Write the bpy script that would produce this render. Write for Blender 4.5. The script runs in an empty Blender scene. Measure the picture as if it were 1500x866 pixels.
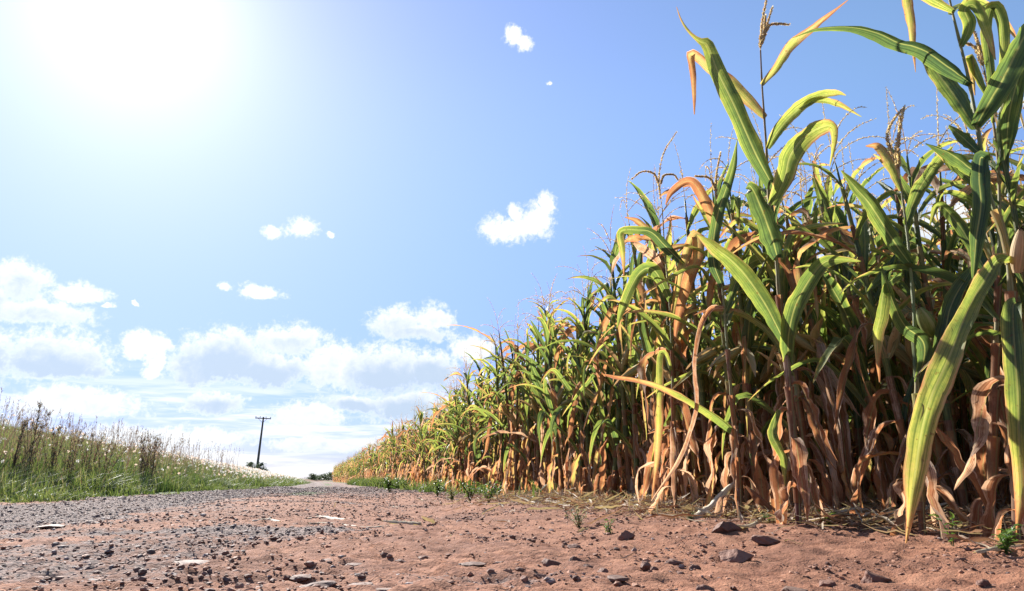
import bpy, math, random
import numpy as np
from mathutils import Vector, Matrix

R = math.radians
random.seed(7)
RNG = np.random.default_rng(11)
SC = bpy.context.scene
COL = SC.collection

# ------------------------------------------------------------------ camera
F = 1000.0                       # focal length in units of the photograph's 1500 px width
TILT = math.atan(0.2705)
CT, ST = math.cos(TILT), math.sin(TILT)
CAM = np.array([0.0, 0.0, 0.25])
cd = bpy.data.cameras.new("camera"); cam = bpy.data.objects.new("camera", cd); COL.objects.link(cam)
cd.sensor_width = 36.0; cd.lens = 36.0 * F / 1500.0; cd.clip_start = 0.02; cd.clip_end = 20000
cam.location = CAM; cam.rotation_euler = (R(90) + TILT, 0, 0)
SC.camera = cam

# ------------------------------------------------------------------ light
SUN_AZ, SUN_EL = R(-33.0), R(34.0)          # azimuth from +Y towards +X
SUN_DIR = Vector((math.sin(SUN_AZ) * math.cos(SUN_EL), math.cos(SUN_AZ) * math.cos(SUN_EL), math.sin(SUN_EL)))
ld = bpy.data.lights.new("sun", 'SUN'); ld.energy = 5.0; ld.angle = R(0.5); ld.color = (1.0, 0.95, 0.87)
sun = bpy.data.objects.new("sun", ld); COL.objects.link(sun)
sun.rotation_euler = (-SUN_DIR).to_track_quat('-Z', 'Y').to_euler()
SC.view_settings.view_transform = 'Standard'; SC.view_settings.look = 'None'
SC.view_settings.gamma = 1.0; SC.view_settings.exposure = 1.33
SC.view_settings.use_curve_mapping = False
SKY_STRENGTH = 0.076
cy = SC.cycles
cy.use_denoising = True
cy.max_bounces = 7; cy.diffuse_bounces = 4; cy.glossy_bounces = 2; cy.transmission_bounces = 4; cy.transparent_max_bounces = 8
cy.caustics_reflective = False; cy.caustics_refractive = False
cy.sample_clamp_indirect = 6.0


class NT:
    """small helper to chain shader nodes"""
    def __init__(s, tree): s.t = tree
    def n(s, typ, **kw):
        nd = s.t.nodes.new(typ)
        for k, v in kw.items(): setattr(nd, k, v)
        return nd
    def put(s, sock, v):
        if v is None: return
        if isinstance(v, bpy.types.NodeSocket): s.t.links.new(v, sock)
        else: sock.default_value = v
    def m(s, op, a, b=None, c=None, clamp=False):
        nd = s.n('ShaderNodeMath', operation=op); nd.use_clamp = clamp
        for i, v in enumerate((a, b, c)): s.put(nd.inputs[i], v)
        return nd.outputs[0]
    def vm(s, op, a, b=None, out=0):
        nd = s.n('ShaderNodeVectorMath', operation=op)
        s.put(nd.inputs[0], a); s.put(nd.inputs[1], b)
        return nd.outputs[out]
    def mix(s, f, a, b, blend='MIX'):
        nd = s.n('ShaderNodeMix', data_type='RGBA', blend_type=blend)
        s.put(nd.inputs[0], f); s.put(nd.inputs[6], a); s.put(nd.inputs[7], b)
        return nd.outputs[2]
    def noise(s, vec, scale, detail=3, rough=0.5, dist=0.0, dim='3D'):
        nd = s.n('ShaderNodeTexNoise', noise_dimensions=dim)
        s.put(nd.inputs['Vector'], vec); nd.inputs['Scale'].default_value = scale
        nd.inputs['Detail'].default_value = detail; nd.inputs['Roughness'].default_value = rough
        nd.inputs['Distortion'].default_value = dist
        return nd.outputs[0], nd.outputs[1]
    def mr(s, v, a, b, c=0.0, d=1.0, smooth=False):
        nd = s.n('ShaderNodeMapRange'); nd.interpolation_type = 'SMOOTHSTEP' if smooth else 'LINEAR'
        s.put(nd.inputs[0], v)
        for i, x in enumerate((a, b, c, d)): s.put(nd.inputs[i + 1], x)
        return nd.outputs[0]
    def ramp(s, f, stops):
        nd = s.n('ShaderNodeValToRGB'); e = nd.color_ramp.elements
        while len(e) < len(stops): e.new(0.5)
        for i, (p, c) in enumerate(stops): e[i].position = p; e[i].color = (*c, 1)
        s.put(nd.inputs[0], f)
        return nd.outputs[0]
    def xyz(s, v):
        nd = s.n('ShaderNodeSeparateXYZ'); s.put(nd.inputs[0], v); return nd.outputs
    def comb(s, x, y, z):
        nd = s.n('ShaderNodeCombineXYZ')
        for i, v in enumerate((x, y, z)): s.put(nd.inputs[i], v)
        return nd.outputs[0]


def ray(px, py):
    a, b = (px - 750.0) / F, (433.0 - py) / F
    return np.array([a, CT - b * ST, ST + b * CT])

def at(px, py, Y):
    d = ray(px, py); return CAM + d * (Y / d[1])

def gnd(px, py):
    d = ray(px, py); return CAM + d * (-CAM[2] / d[2])

def azel(px, py):
    d = ray(px, py); d = d / np.linalg.norm(d)
    return math.degrees(math.atan2(d[0], d[1])), math.degrees(math.asin(d[2]))


# ------------------------------------------------------------------ sky and clouds (directions only, in degrees of azimuth and elevation)
CLOUDS = [  # x, y, half width, height above centre, height below centre, core darkness
    (28, 412, 48, 36, 40, .55), (60, 458, 95, 26, 22, .55), (112, 432, 58, 17, 14, .1), (-30, 440, 60, 50, 35, .7),
    (82, 538, 112, 62, 22, 1.0), (-30, 530, 70, 60, 30, 1.0), (215, 505, 42, 22, 26, .1), (226, 535, 22, 20, 26, .0),
    (330, 528, 88, 56, 40, 1.0), (285, 545, 50, 28, 24, .8), (425, 500, 68, 30, 24, .5), (385, 545, 95, 40, 26, 1.0),
    (580, 476, 46, 30, 24, .55), (636, 472, 33, 28, 18, .3), (604, 490, 66, 20, 12, .6),
    (490, 540, 70, 44, 34, .4), (565, 548, 90, 52, 36, 1.0), (625, 545, 60, 40, 34, 1.0), (690, 510, 38, 26, 24, .15),
    (441, 337, 27, 19, 14, .0), (397, 341, 18, 9, 9, .0), (485, 345, 9, 6, 6, .0),
    (384, 428, 38, 13, 9, .0), (327, 420, 13, 6, 6, .0), (197, 446, 6, 5, 5, .0), (158, 452, 12, 5, 4, .0),
    (742, 336, 46, 24, 22, .0), (790, 322, 26, 34, 30, .0), (799, 297, 16, 15, 22, .0), (757, 312, 13, 18, 20, .0), (770, 335, 34, 20, 18, .0),
    (753, 52, 17, 16, 18, -.35), (768, 66, 15, 15, 14, -.3), (803, 126, 5, 6, 5, -.2), (600, 595, 90, 26, 30, 1.0), (310, 592, 62, 26, 22, .8),
    (110, 592, 130, 34, 24, .3), (520, 590, 60, 14, 14, .9), (450, 612, 70, 30, 20, .3), (660, 610, 80, 40, 30, .9),
    (250, 640, 150, 20, 24, .2), (460, 655, 90, 14, 10, .35), (-90, 590, 120, 60, 30, .8), (-240, 500, 120, 70, 40, .8),
    (1010, 560, 120, 60, 40, .5), (1290, 545, 150, 70, 40, .5), (1200, 420, 90, 50, 30, .2), (1420, 330, 120, 60, 40, .2),
    (1480, 150, 30, 12, 10, .0), (860, 560, 130, 60, 40, .6), (1700, 480, 160, 70, 50, .5), (2000, 520, 200, 90, 50, .7),
    (-600, 430, 160, 80, 60, .7),
]

def build_world():
    w = bpy.data.worlds.new("World"); SC.world = w; w.use_nodes = True
    t = w.node_tree; t.nodes.clear(); N = NT(t)
    sky = N.n('ShaderNodeTexSky', sky_type='NISHITA'); sky.sun_disc = False
    sky.sun_elevation = SUN_EL; sky.sun_rotation = SUN_AZ
    sky.altitude = 300; sky.air_density = 1.0; sky.dust_density = 0.15; sky.ozone_density = 3.0
    tc = N.n('ShaderNodeTexCoord').outputs['Generated']
    D = N.vm('NORMALIZE', tc)
    x, y, z = N.xyz(D)
    az = N.m('MULTIPLY', N.m('ARCTAN2', x, y), 180 / math.pi)
    el = N.m('MULTIPLY', N.m('ARCSINE', z), 180 / math.pi)
    base = N.comb(az, el, 0.0)
    _, wc = N.noise(base, 0.42, 4, 0.6)
    warp = N.vm('MULTIPLY', N.vm('SUBTRACT', wc, (0.5, 0.5, 0.5)), (2.6, 1.7, 0.0))
    P = N.vm('ADD', base, warp)
    # node group: the cloud field at one direction
    def field(P, fine):
        px, py, _ = N.xyz(P)
        best = None; core = None
        for (cx, cyy, rx, ru, rd, dk) in CLOUDS:
            a0, e0 = azel(cx, cyy)
            a1 = azel(cx + rx, cyy)[0]; a2 = azel(cx - rx, cyy)[0]
            eu = azel(cx, cyy - ru)[1] - e0; ed = e0 - azel(cx, cyy + rd)[1]
            ra = max(0.3, (a1 - a2) / 2)
            dx = N.m('MULTIPLY', N.m('SUBTRACT', px, a0), 1 / ra)
            dy = N.m('SUBTRACT', py, e0)
            dy = N.m('MAXIMUM', N.m('MULTIPLY', dy, 1 / eu), N.m('MULTIPLY', dy, -1 / ed))
            q = N.m('ADD', N.m('MULTIPLY', dx, dx), N.m('MULTIPLY', dy, dy))
            f = N.m('SUBTRACT', 1.0, N.m('SQRT', q))
            best = f if best is None else N.m('SMOOTH_MAX', best, f, 0.12)
            if dk > 0.05:
                # the shaded body sits towards the base of a cloud
                low = N.m('MULTIPLY', N.m('SUBTRACT', e0 + 0.35 * eu, py), 1 / (0.9 * (eu + ed)))
                c = N.m('MULTIPLY', N.m('MINIMUM', N.m('MAXIMUM', N.m('ADD', low, f), 0.0), 1.0), dk)
                c = N.m('MULTIPLY', c, N.m('MINIMUM', N.m('MAXIMUM', N.m('MULTIPLY', f, 3.5), 0.0), 1.0))
                core = c if core is None else N.m('MAXIMUM', core, c)
        return best, core
    best, core = field(P, True)
    n1, _ = N.noise(base, 1.1, 7, 0.62, 0.35)
    n2, _ = N.noise(base, 0.55, 3, 0.5)
    n4, _ = N.noise(base, 3.2, 5, 0.6, 0.2)
    fine = N.m('ADD', N.m('MULTIPLY', N.m('SUBTRACT', n1, 0.5), 1.1), N.m('MULTIPLY', N.m('SUBTRACT', n4, 0.5), 0.75))
    dens = N.m('ADD', best, fine)
    alpha = N.m('POWER', N.mr(dens, -0.14, 0.55, 0, 1, True), 1.2)
    # thin stretched layers low over the horizon
    nl, _ = N.noise(N.vm('MULTIPLY', base, (0.10, 0.9, 1.0)), 1.0, 5, 0.6, 0.3)
    lay = N.m('MULTIPLY', N.mr(nl, 0.42, 0.62, 0, 0.85, True), N.mr(el, 9.0, 5.0, 0, 1, True))
    alpha2 = N.m('MAXIMUM', alpha, lay)
    coren = N.m('MULTIPLY', N.m('ADD', core, N.m('MULTIPLY', N.m('SUBTRACT', n1, 0.55), 0.9)), 1.0)
    shade = N.m('MULTIPLY', N.mr(coren, -0.20, 0.95, 0, 1, True), N.mr(dens, 0.05, 0.50, 0, 1, True))
    # sunlit edges and shaded bodies; nearer the sun the cloud is brighter (forward scattering)
    cosang = N.vm('DOT_PRODUCT', D, tuple(SUN_DIR), out=1)
    fwd = N.m('POWER', N.m('MAXIMUM', cosang, 0.0), 3.0)
    glow = N.m('ADD', 0.90, N.m('MULTIPLY', fwd, 0.25))
    ccol = N.mix(shade, (5.9, 6.0, 6.1, 1), (3.1, 3.8, 4.8, 1))
    ccol = N.vm('MULTIPLY', ccol, N.comb(glow, glow, glow))
    # the hazy aureole of bright air round the sun and the milky air near the horizon
    cp = N.m('MAXIMUM', cosang, 0.0)
    au = N.m('ADD', N.m('ADD', N.m('MULTIPLY', N.m('POWER', cp, 170.0), 1.6), N.m('MULTIPLY', N.m('POWER', cp, 40.0), 0.45)), N.m('MULTIPLY', N.m('POWER', cp, 10.0), 0.42))
    aur = N.comb(au, au, au)
    lowr = N.mr(el, -3.0, 33.0, 0.34, 1.2, True); lowg = N.mr(el, -3.0, 33.0, 0.37, 1.15, True); lowb = N.mr(el, 0.0, 25.0, 0.6, 1.15, True)
    lowg = N.m('MULTIPLY', lowg, N.mr(cosang, 0.60, 0.97, 1.03, 0.91))
    skyc = N.vm('ADD', N.vm('MULTIPLY', sky.outputs[0], N.comb(lowr, lowg, lowb)), aur)
    # keep cloud out of the ground half
    up = N.mr(el, -1.0, 0.5, 0, 1)
    col = N.mix(N.m('MULTIPLY', alpha2, up), skyc, ccol)
    bg = N.n('ShaderNodeBackground'); bg.inputs[1].default_value = SKY_STRENGTH
    t.links.new(col, bg.inputs[0])
    out = N.n('ShaderNodeOutputWorld'); t.links.new(bg.outputs[0], out.inputs[0])
    w.cycles.sampling_method = 'MANUAL'; w.cycles.sample_map_resolution = 1024

build_world()


# ================================================================== numpy helpers
def vnoise(x, y, seed=0):
    """value noise on a hashed lattice, 0..1"""
    xi = np.floor(x).astype(np.int64); yi = np.floor(y).astype(np.int64)
    fx = x - xi; fy = y - yi
    fx = fx * fx * fx * (fx * (fx * 6 - 15) + 10); fy = fy * fy * fy * (fy * (fy * 6 - 15) + 10)
    def h(a, b):
        n = (a * 374761393 + b * 668265263 + seed * 974711) & 0x7fffffff
        n = ((n ^ (n >> 13)) * 1274126177) & 0x7fffffff
        n = (n ^ (n >> 16)) & 0xffff
        return n / 65535.0
    return (h(xi, yi) * (1 - fx) + h(xi + 1, yi) * fx) * (1 - fy) + (h(xi, yi + 1) * (1 - fx) + h(xi + 1, yi + 1) * fx) * fy

def fbm(x, y, oct=4, seed=0, gain=0.5):
    s = 0; a = 1; tot = 0
    for o in range(oct):
        s = s + a * vnoise(x * 2 ** o + 17.3 * o, y * 2 ** o - 9.1 * o, seed + o); tot += a; a *= gain
    return s / tot

def sstep(a, b, x):
    t = np.clip((x - a) / (b - a), 0, 1); return t * t * (3 - 2 * t)

FY = [-20, 0.0, 2.6, 3.42, 4.4, 5.41, 7.68, 15.6, 37, 60, 90, 200]
FX = [11.0, 4.6, 2.95, 2.40, 1.80, 1.32, 0.62, -1.75, -7.9, -14.4, -23, -55]
LY = [-20, 0, 7.7, 12.2, 20, 37, 60, 90, 200, 1000, 6000]
LX = [-1.6, -4.2, -5.45, -6.1, -7.5, -11.0, -17.3, -26, -60, -320, -2000]
def front(y): return np.interp(y, FY, FX)
def leftedge(y): return np.interp(y, LY, LX)

def zterrain(x, y):
    """height of the land, roughly: flat road and field, hill rising to the left"""
    x = np.asarray(x, float); y = np.asarray(y, float)
    L = leftedge(y) - x
    k = 0.6
    up = k * np.log1p(np.exp(np.clip((L - 1.0) / k, -40, 40)))
    cap = 60.0
    up = cap * (1 - np.exp(-up / cap))
    z = 0.212 * up
    z = z * (0.97 + 0.06 * fbm(x * 0.06, y * 0.06, 2, 5))
    return z


class Geo:
    """arrays of one mesh: vertices, faces (quads / tris), per-vertex dryness, per-vertex uv, per-face material slot"""
    def __init__(s): s.V = []; s.Q = []; s.T = []; s.d = []; s.uv = []; s.mq = []; s.mt = []; s.n = 0
    def add(s, V, Q=None, T=None, d=0.0, uv=None, mat=0):
        V = np.asarray(V, np.float32).reshape(-1, 3); k = len(V)
        s.V.append(V)
        if Q is not None and len(Q): Q = np.asarray(Q, np.int32).reshape(-1, 4); s.Q.append(Q + s.n); s.mq.append(np.full(len(Q), mat, np.int32))
        if T is not None and len(T): T = np.asarray(T, np.int32).reshape(-1, 3); s.T.append(T + s.n); s.mt.append(np.full(len(T), mat, np.int32))
        s.d.append(np.broadcast_to(np.asarray(d, np.float32), (k,)).astype(np.float32))
        s.uv.append(np.zeros((k, 2), np.float32) if uv is None else np.asarray(uv, np.float32).reshape(-1, 2))
        s.n += k
    def merge(s, g, M=None, t=None, dd=0.0, mat=None):
        a = g.arrays()
        V = a[0]
        if M is not None: V = V @ np.asarray(M, np.float32).T
        if t is not None: V = V + np.asarray(t, np.float32)
        s.V.append(V); s.d.append(a[3] + dd); s.uv.append(a[4])
        if len(a[1]): s.Q.append(a[1] + s.n); s.mq.append(a[5] if mat is None else np.full(len(a[1]), mat, np.int32))
        if len(a[2]): s.T.append(a[2] + s.n); s.mt.append(a[6] if mat is None else np.full(len(a[2]), mat, np.int32))
        s.n += len(V)
    def arrays(s):
        if len(s.V) != 1 or len(s.Q) > 1 or len(s.T) > 1:
            cat = lambda l, sh, ty: [np.concatenate(l)] if l else []
            s.V = [np.concatenate(s.V)] if s.V else [np.zeros((0, 3), np.float32)]
            s.Q = cat(s.Q, 4, 0); s.T = cat(s.T, 3, 0); s.d = cat(s.d, 1, 0); s.uv = cat(s.uv, 2, 0); s.mq = cat(s.mq, 1, 0); s.mt = cat(s.mt, 1, 0)
        z4 = np.zeros((0, 4), np.int32); z3 = np.zeros((0, 3), np.int32); z1 = np.zeros(0, np.int32)
        return (s.V[0], s.Q[0] if s.Q else z4, s.T[0] if s.T else z3, s.d[0], s.uv[0], s.mq[0] if s.mq else z1, s.mt[0] if s.mt else z1)
    def mesh(s, name, mats, smooth=True):
        V, Q, T, d, uv, mq, mt = s.arrays()
        me = bpy.data.meshes.new(name)
        me.vertices.add(len(V)); me.vertices.foreach_set('co', np.ascontiguousarray(V, np.float32).ravel())
        li = np.concatenate([Q.ravel(), T.ravel()]).astype(np.int32)
        me.loops.add(len(li)); me.loops.foreach_set('vertex_index', li)
        starts = np.concatenate([np.arange(len(Q)) * 4, len(Q) * 4 + np.arange(len(T)) * 3]).astype(np.int32)
        me.polygons.add(len(starts)); me.polygons.foreach_set('loop_start', starts)
        for m in mats: me.materials.append(m)
        me.polygons.foreach_set('material_index', np.concatenate([mq, mt]).astype(np.int32))
        me.polygons.foreach_set('use_smooth', np.full(len(starts), smooth))
        at_ = me.attributes.new('dry', 'FLOAT', 'POINT'); at_.data.foreach_set('value', d.astype(np.float32))
        ua = me.attributes.new('ruv', 'FLOAT2', 'POINT'); ua.data.foreach_set('vector', uv.astype(np.float32).ravel())
        me.update(calc_edges=True); me.validate()
        return me

def link(name, me, parent=None, loc=None):
    o = bpy.data.objects.new(name, me); COL.objects.link(o)
    if parent is not None: o.parent = parent
    if loc is not None: o.location = loc
    return o

def tag(o, label=None, cat=None, group=None, kind=None):
    if label: o['label'] = label
    if cat: o['category'] = cat
    if group: o['group'] = group
    if kind: o['kind'] = kind
    return o

def empty(name, loc, label, cat, group=None):
    o = bpy.data.objects.new(name, None); COL.objects.link(o); o.location = loc; o.empty_display_size = 0.05
    return tag(o, label, cat, group)

def grid_quads(nr, nc):
    i = np.arange(nr - 1)[:, None] * nc + np.arange(nc - 1)[None, :]
    return np.stack([i, i + 1, i + nc + 1, i + nc], -1).reshape(-1, 4)

def norm(a): return a / np.maximum(np.linalg.norm(a, axis=-1, keepdims=True), 1e-9)

def tube(g, P, rad, k=6, d=0.0, mat=0, seed_up=(1, 0.13, 0.05)):
    P = np.asarray(P, float); n = len(P); rad = np.broadcast_to(np.asarray(rad, float), (n,))
    T = norm(np.gradient(P, axis=0)); up = np.array(seed_up)
    S = norm(np.cross(T, up)); B = np.cross(T, S)
    th = np.linspace(0, 2 * np.pi, k, endpoint=False)
    V = P[:, None] + rad[:, None, None] * (np.cos(th)[None, :, None] * S[:, None] + np.sin(th)[None, :, None] * B[:, None])
    i = np.arange(n - 1)[:, None] * k; j = np.arange(k)[None, :]; j2 = (j + 1) % k
    Q = np.stack([i + j, i + j2, i + k + j2, i + k + j], -1).reshape(-1, 4)
    dd = np.repeat(np.broadcast_to(np.asarray(d, float), (n,)), k)
    uv = np.stack([np.tile(th / (2 * np.pi), n), np.repeat(np.linspace(0, 1, n), k)], -1)
    g.add(V, Q, None, dd, uv, mat)

def catmull(P, n):
    P = np.asarray(P, float); m = len(P)
    seg = np.linalg.norm(np.diff(P, axis=0), axis=1); s = np.concatenate([[0], np.cumsum(seg)])
    t = np.linspace(0, s[-1], n)
    Pe = np.vstack([2 * P[0] - P[1], P, 2 * P[-1] - P[-2]])
    i = np.clip(np.searchsorted(s, t, side='right') - 1, 0, m - 2)
    u = ((t - s[i]) / np.maximum(seg[i], 1e-9))[:, None]
    p0, p1, p2, p3 = Pe[i], Pe[i + 1], Pe[i + 2], Pe[i + 3]
    return 0.5 * (2 * p1 + (p2 - p0) * u + (2 * p0 - 5 * p1 + 4 * p2 - p3) * u ** 2 + (3 * p1 - p0 - 3 * p2 + p3) * u ** 3)


# ================================================================== materials
def new_mat(name):
    m = bpy.data.materials.new(name); m.use_nodes = True; m.node_tree.nodes.clear()
    return m, NT(m.node_tree)

def finish(N, shader, bump=None):
    out = N.n('ShaderNodeOutputMaterial'); N.t.links.new(shader, out.inputs[0])

def attr(N, name, out='Fac'):
    nd = N.n('ShaderNodeAttribute'); nd.attribute_name = name; return nd.outputs[out]

def leaf_material(name, stops, trans=0.45, gloss=0.42, tint=(1.35, 1.3, 0.8), stripes=True, spec=0.45, nscale=9.0, namp=0.36, blight=0.7):
    m, N = new_mat(name)
    dry = attr(N, 'dry'); uv = attr(N, 'ruv', 'Vector')
    geo = N.n('ShaderNodeNewGeometry').outputs['Position']
    oi = N.n('ShaderNodeObjectInfo').outputs['Random']
    n1, _ = N.noise(geo, nscale, 4, 0.6)
    n2, _ = N.noise(geo, nscale * 7, 3, 0.6)
    d = N.m('ADD', dry, N.m('MULTIPLY', N.m('SUBTRACT', n1, 0.5), namp))
    d = N.m('ADD', d, N.m('MULTIPLY', N.m('SUBTRACT', n2, 0.5), namp * 0.45))
    d = N.m('ADD', d, N.m('MULTIPLY', N.m('SUBTRACT', oi, 0.5), 0.10))
    col = N.ramp(d, stops)
    ux, uy, _ = N.xyz(uv)
    if stripes:
        sv = N.comb(N.m('MULTIPLY', ux, 26.0), N.m('MULTIPLY', uy, 2.0), oi)
        s1, _ = N.noise(sv, 1.0, 2, 0.5)
        d2 = N.m('ADD', d, N.m('MULTIPLY', N.m('SUBTRACT', s1, 0.5), 0.30))
        col = N.ramp(d2, stops)
        col = N.mix(1.0, col, N.comb(*(3 * [N.mr(s1, 0.3, 0.7, 0.70, 1.28)])), 'MULTIPLY')
        rib = N.mr(N.m('ABSOLUTE', N.m('SUBTRACT', ux, 0.5)), 0.015, 0.055, 0.75, 0.0, True)
        col = N.mix(rib, col, (0.36, 0.36, 0.18, 1))
    # brown specks and blotches of blight
    n3, _ = N.noise(geo, 40.0, 2, 0.7)
    spots = N.mr(n3, 0.64, 0.74, 0.0, blight, True)
    col = N.mix(spots, col, (0.16, 0.075, 0.035, 1))
    bs = N.n('ShaderNodeBsdfPrincipled')
    N.put(bs.inputs['Base Color'], col)
    N.put(bs.inputs['Roughness'], N.mr(d, 0.3, 0.8, gloss, 0.7))
    N.put(bs.inputs['Specular IOR Level'], N.mr(d, 0.3, 0.8, spec, 0.2))
    bm = N.n('ShaderNodeBump'); bm.inputs['Strength'].default_value = 0.6; bm.inputs['Distance'].default_value = 0.006
    if stripes: N.put(bm.inputs['Height'], s1)
    else: N.put(bm.inputs['Height'], n2)
    N.put(bs.inputs['Normal'], bm.outputs[0])
    tr = N.n('ShaderNodeBsdfTranslucent')
    tn = N.mix(N.mr(d, 0.5, 0.72), (*tint, 1), (1.32, 1.04, 0.84, 1))
    N.put(tr.inputs[0], N.mix(1.0, col, tn, 'MULTIPLY'))
    mx = N.n('ShaderNodeMixShader'); mx.inputs[0].default_value = trans
    N.t.links.new(bs.outputs[0], mx.inputs[1]); N.t.links.new(tr.outputs[0], mx.inputs[2])
    finish(N, mx.outputs[0])
    return m

CORN_STOPS = [(0.0, (0.050, 0.086, 0.056)), (0.20, (0.094, 0.140, 0.060)), (0.38, (0.195, 0.240, 0.078)), (0.52, (0.38, 0.355, 0.125)),
              (0.60, (0.50, 0.37, 0.195)), (0.72, (0.42, 0.225, 0.108)), (0.84, (0.30, 0.148, 0.082)), (0.93, (0.36, 0.23, 0.15)), (1.0, (0.54, 0.42, 0.31))]
M_CORN = leaf_material("corn_leaf", CORN_STOPS, trans=0.55, gloss=0.40, spec=0.55, tint=(1.30, 1.34, 0.70))
M_STALK = leaf_material("corn_stalk", [(0.0, (0.06, 0.12, 0.03)), (0.35, (0.14, 0.17, 0.045)), (0.6, (0.27, 0.19, 0.075)), (0.8, (0.20, 0.105, 0.06)),
                        (1.0, (0.12, 0.06, 0.055))], trans=0.08, gloss=0.5, nscale=14)
M_TASSEL = leaf_material("corn_tassel", [(0.0, (0.62, 0.54, 0.40)), (1.0, (0.50, 0.40, 0.27))], trans=0.5, blight=0.2, stripes=False, gloss=0.7)
M_HUSK = leaf_material("corn_husk", [(0.0, (0.16, 0.22, 0.06)), (0.5, (0.42, 0.36, 0.18)), (1.0, (0.50, 0.38, 0.22))], trans=0.25, gloss=0.55)
M_SILK = leaf_material("corn_silk", [(0.0, (0.10, 0.05, 0.03)), (1.0, (0.05, 0.025, 0.02))], trans=0.15, stripes=False, gloss=0.7)
M_STRAW = leaf_material("dry_straw", [(0.0, (0.42, 0.33, 0.22)), (0.5, (0.50, 0.42, 0.31)), (1.0, (0.24, 0.13, 0.08))], trans=0.2, gloss=0.6)
GRASS_STOPS = [(0.0, (0.034, 0.066, 0.026)), (0.25, (0.072, 0.118, 0.036)), (0.45, (0.15, 0.19, 0.07)), (0.62, (0.23, 0.22, 0.14)),
               (0.8, (0.17, 0.135, 0.10)), (1.0, (0.12, 0.10, 0.085))]
M_GRASS = leaf_material("grass_blade", GRASS_STOPS, trans=0.42, stripes=False, gloss=0.5, nscale=1.2, namp=0.22)
M_PUFF = leaf_material("seed_fluff", [(0.0, (0.82, 0.81, 0.79)), (1.0, (0.76, 0.73, 0.69))], trans=0.5, stripes=False, gloss=0.9, tint=(1.1, 1.1, 1.08), spec=0.1, blight=0.0)
M_WEED = leaf_material("weed_leaf", [(0.0, (0.035, 0.085, 0.025)), (0.5, (0.10, 0.18, 0.04)), (1.0, (0.30, 0.30, 0.22))], trans=0.4, stripes=False)
M_TREE = leaf_material("tree_leaf", [(0.0, (0.025, 0.05, 0.018)), (1.0, (0.07, 0.11, 0.035))], trans=0.3, stripes=False, nscale=0.8)


# ================================================================== ground
def ground_material():
    m, N = new_mat("field_soil")
    P = N.n('ShaderNodeNewGeometry').outputs['Position']
    green = attr(N, 'dry')
    a, _ = N.noise(P, 0.5, 5, 0.6); b, _ = N.noise(P, 30, 4, 0.6)
    soil = N.ramp(b, [(0.25, (0.10, 0.048, 0.032)), (0.75, (0.21, 0.105, 0.07))])
    gr = N.ramp(a, [(0.3, (0.045, 0.085, 0.018)), (0.7, (0.085, 0.125, 0.03))])
    bs = N.n('ShaderNodeBsdfPrincipled'); N.put(bs.inputs['Base Color'], N.mix(green, soil, gr)); bs.inputs['Roughness'].default_value = 0.95
    bs.inputs['Specular IOR Level'].default_value = 0.15
    bm = N.n('ShaderNodeBump'); bm.inputs['Strength'].default_value = 0.6; bm.inputs['Distance'].default_value = 0.03
    N.put(bm.inputs['Height'], b); N.put(bs.inputs['Normal'], bm.outputs[0])
    finish(N, bs.outputs[0]); return m

def road_material():
    m, N = new_mat("dirt_road")
    P = N.n('ShaderNodeNewGeometry').outputs['Position']
    grav = attr(N, 'dry'); uv = attr(N, 'ruv', 'Vector')
    dark, green, _ = N.xyz(uv)
    a, _ = N.noise(P, 1.3, 5, 0.6); b, _ = N.noise(P, 18, 6, 0.65); c, _ = N.noise(P, 120, 4, 0.6); f, _ = N.noise(P, 6, 4, 0.6)
    soil = N.ramp(N.m('ADD', N.m('MULTIPLY', b, 0.6), N.m('MULTIPLY', f, 0.4)), [(0.30, (0.115, 0.046, 0.027)), (0.47, (0.245, 0.108, 0.062)), (0.72, (0.395, 0.200, 0.120))])
    soil = N.mix(N.mr(a, 0.44, 0.64, 0, 0.62, True), soil, (0.135, 0.060, 0.038, 1))
    stone = N.ramp(c, [(0.25, (0.085, 0.056, 0.046)), (0.5, (0.165, 0.118, 0.102)), (0.75, (0.29, 0.225, 0.20))])
    # pebble-sized mottling in the gravelly tracks
    vo = N.n('ShaderNodeTexVoronoi'); N.put(vo.inputs['Vector'], P); vo.inputs['Scale'].default_value = 75
    pv = N.xyz(vo.outputs['Color'])[0]
    stone = N.mix(1.0, stone, N.comb(*(3 * [N.mr(pv, 0, 1, 0.55, 1.35)])), 'MULTIPLY')
    gm = N.mr(N.m('ADD', grav, N.m('MULTIPLY', N.m('SUBTRACT', b, 0.5), 1.1)), 0.35, 0.65, 0, 1, True)
    col = N.mix(gm, soil, stone)
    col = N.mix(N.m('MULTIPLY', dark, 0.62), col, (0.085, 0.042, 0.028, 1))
    gg = N.mr(N.m('ADD', green, N.m('MULTIPLY', N.m('SUBTRACT', b, 0.5), 1.0)), 0.4, 0.6, 0, 1, True)
    col = N.mix(gg, col, (0.075, 0.115, 0.03, 1))
    bs = N.n('ShaderNodeBsdfPrincipled'); N.put(bs.inputs['Base Color'], col); bs.inputs['Roughness'].default_value = 0.9
    bs.inputs['Specular IOR Level'].default_value = 0.2
    h = N.m('ADD', N.m('MULTIPLY', b, 0.5), N.m('MULTIPLY', c, 0.25))
    h = N.m('ADD', h, N.m('MULTIPLY', N.m('MULTIPLY', vo.outputs['Distance'], -0.25), gm))
    bm = N.n('ShaderNodeBump'); bm.inputs['Strength'].default_value = 1.0; bm.inputs['Distance'].default_value = 0.030
    N.put(bm.inputs['Height'], h); N.put(bs.inputs['Normal'], bm.outputs[0])
    finish(N, bs.outputs[0]); return m

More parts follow.
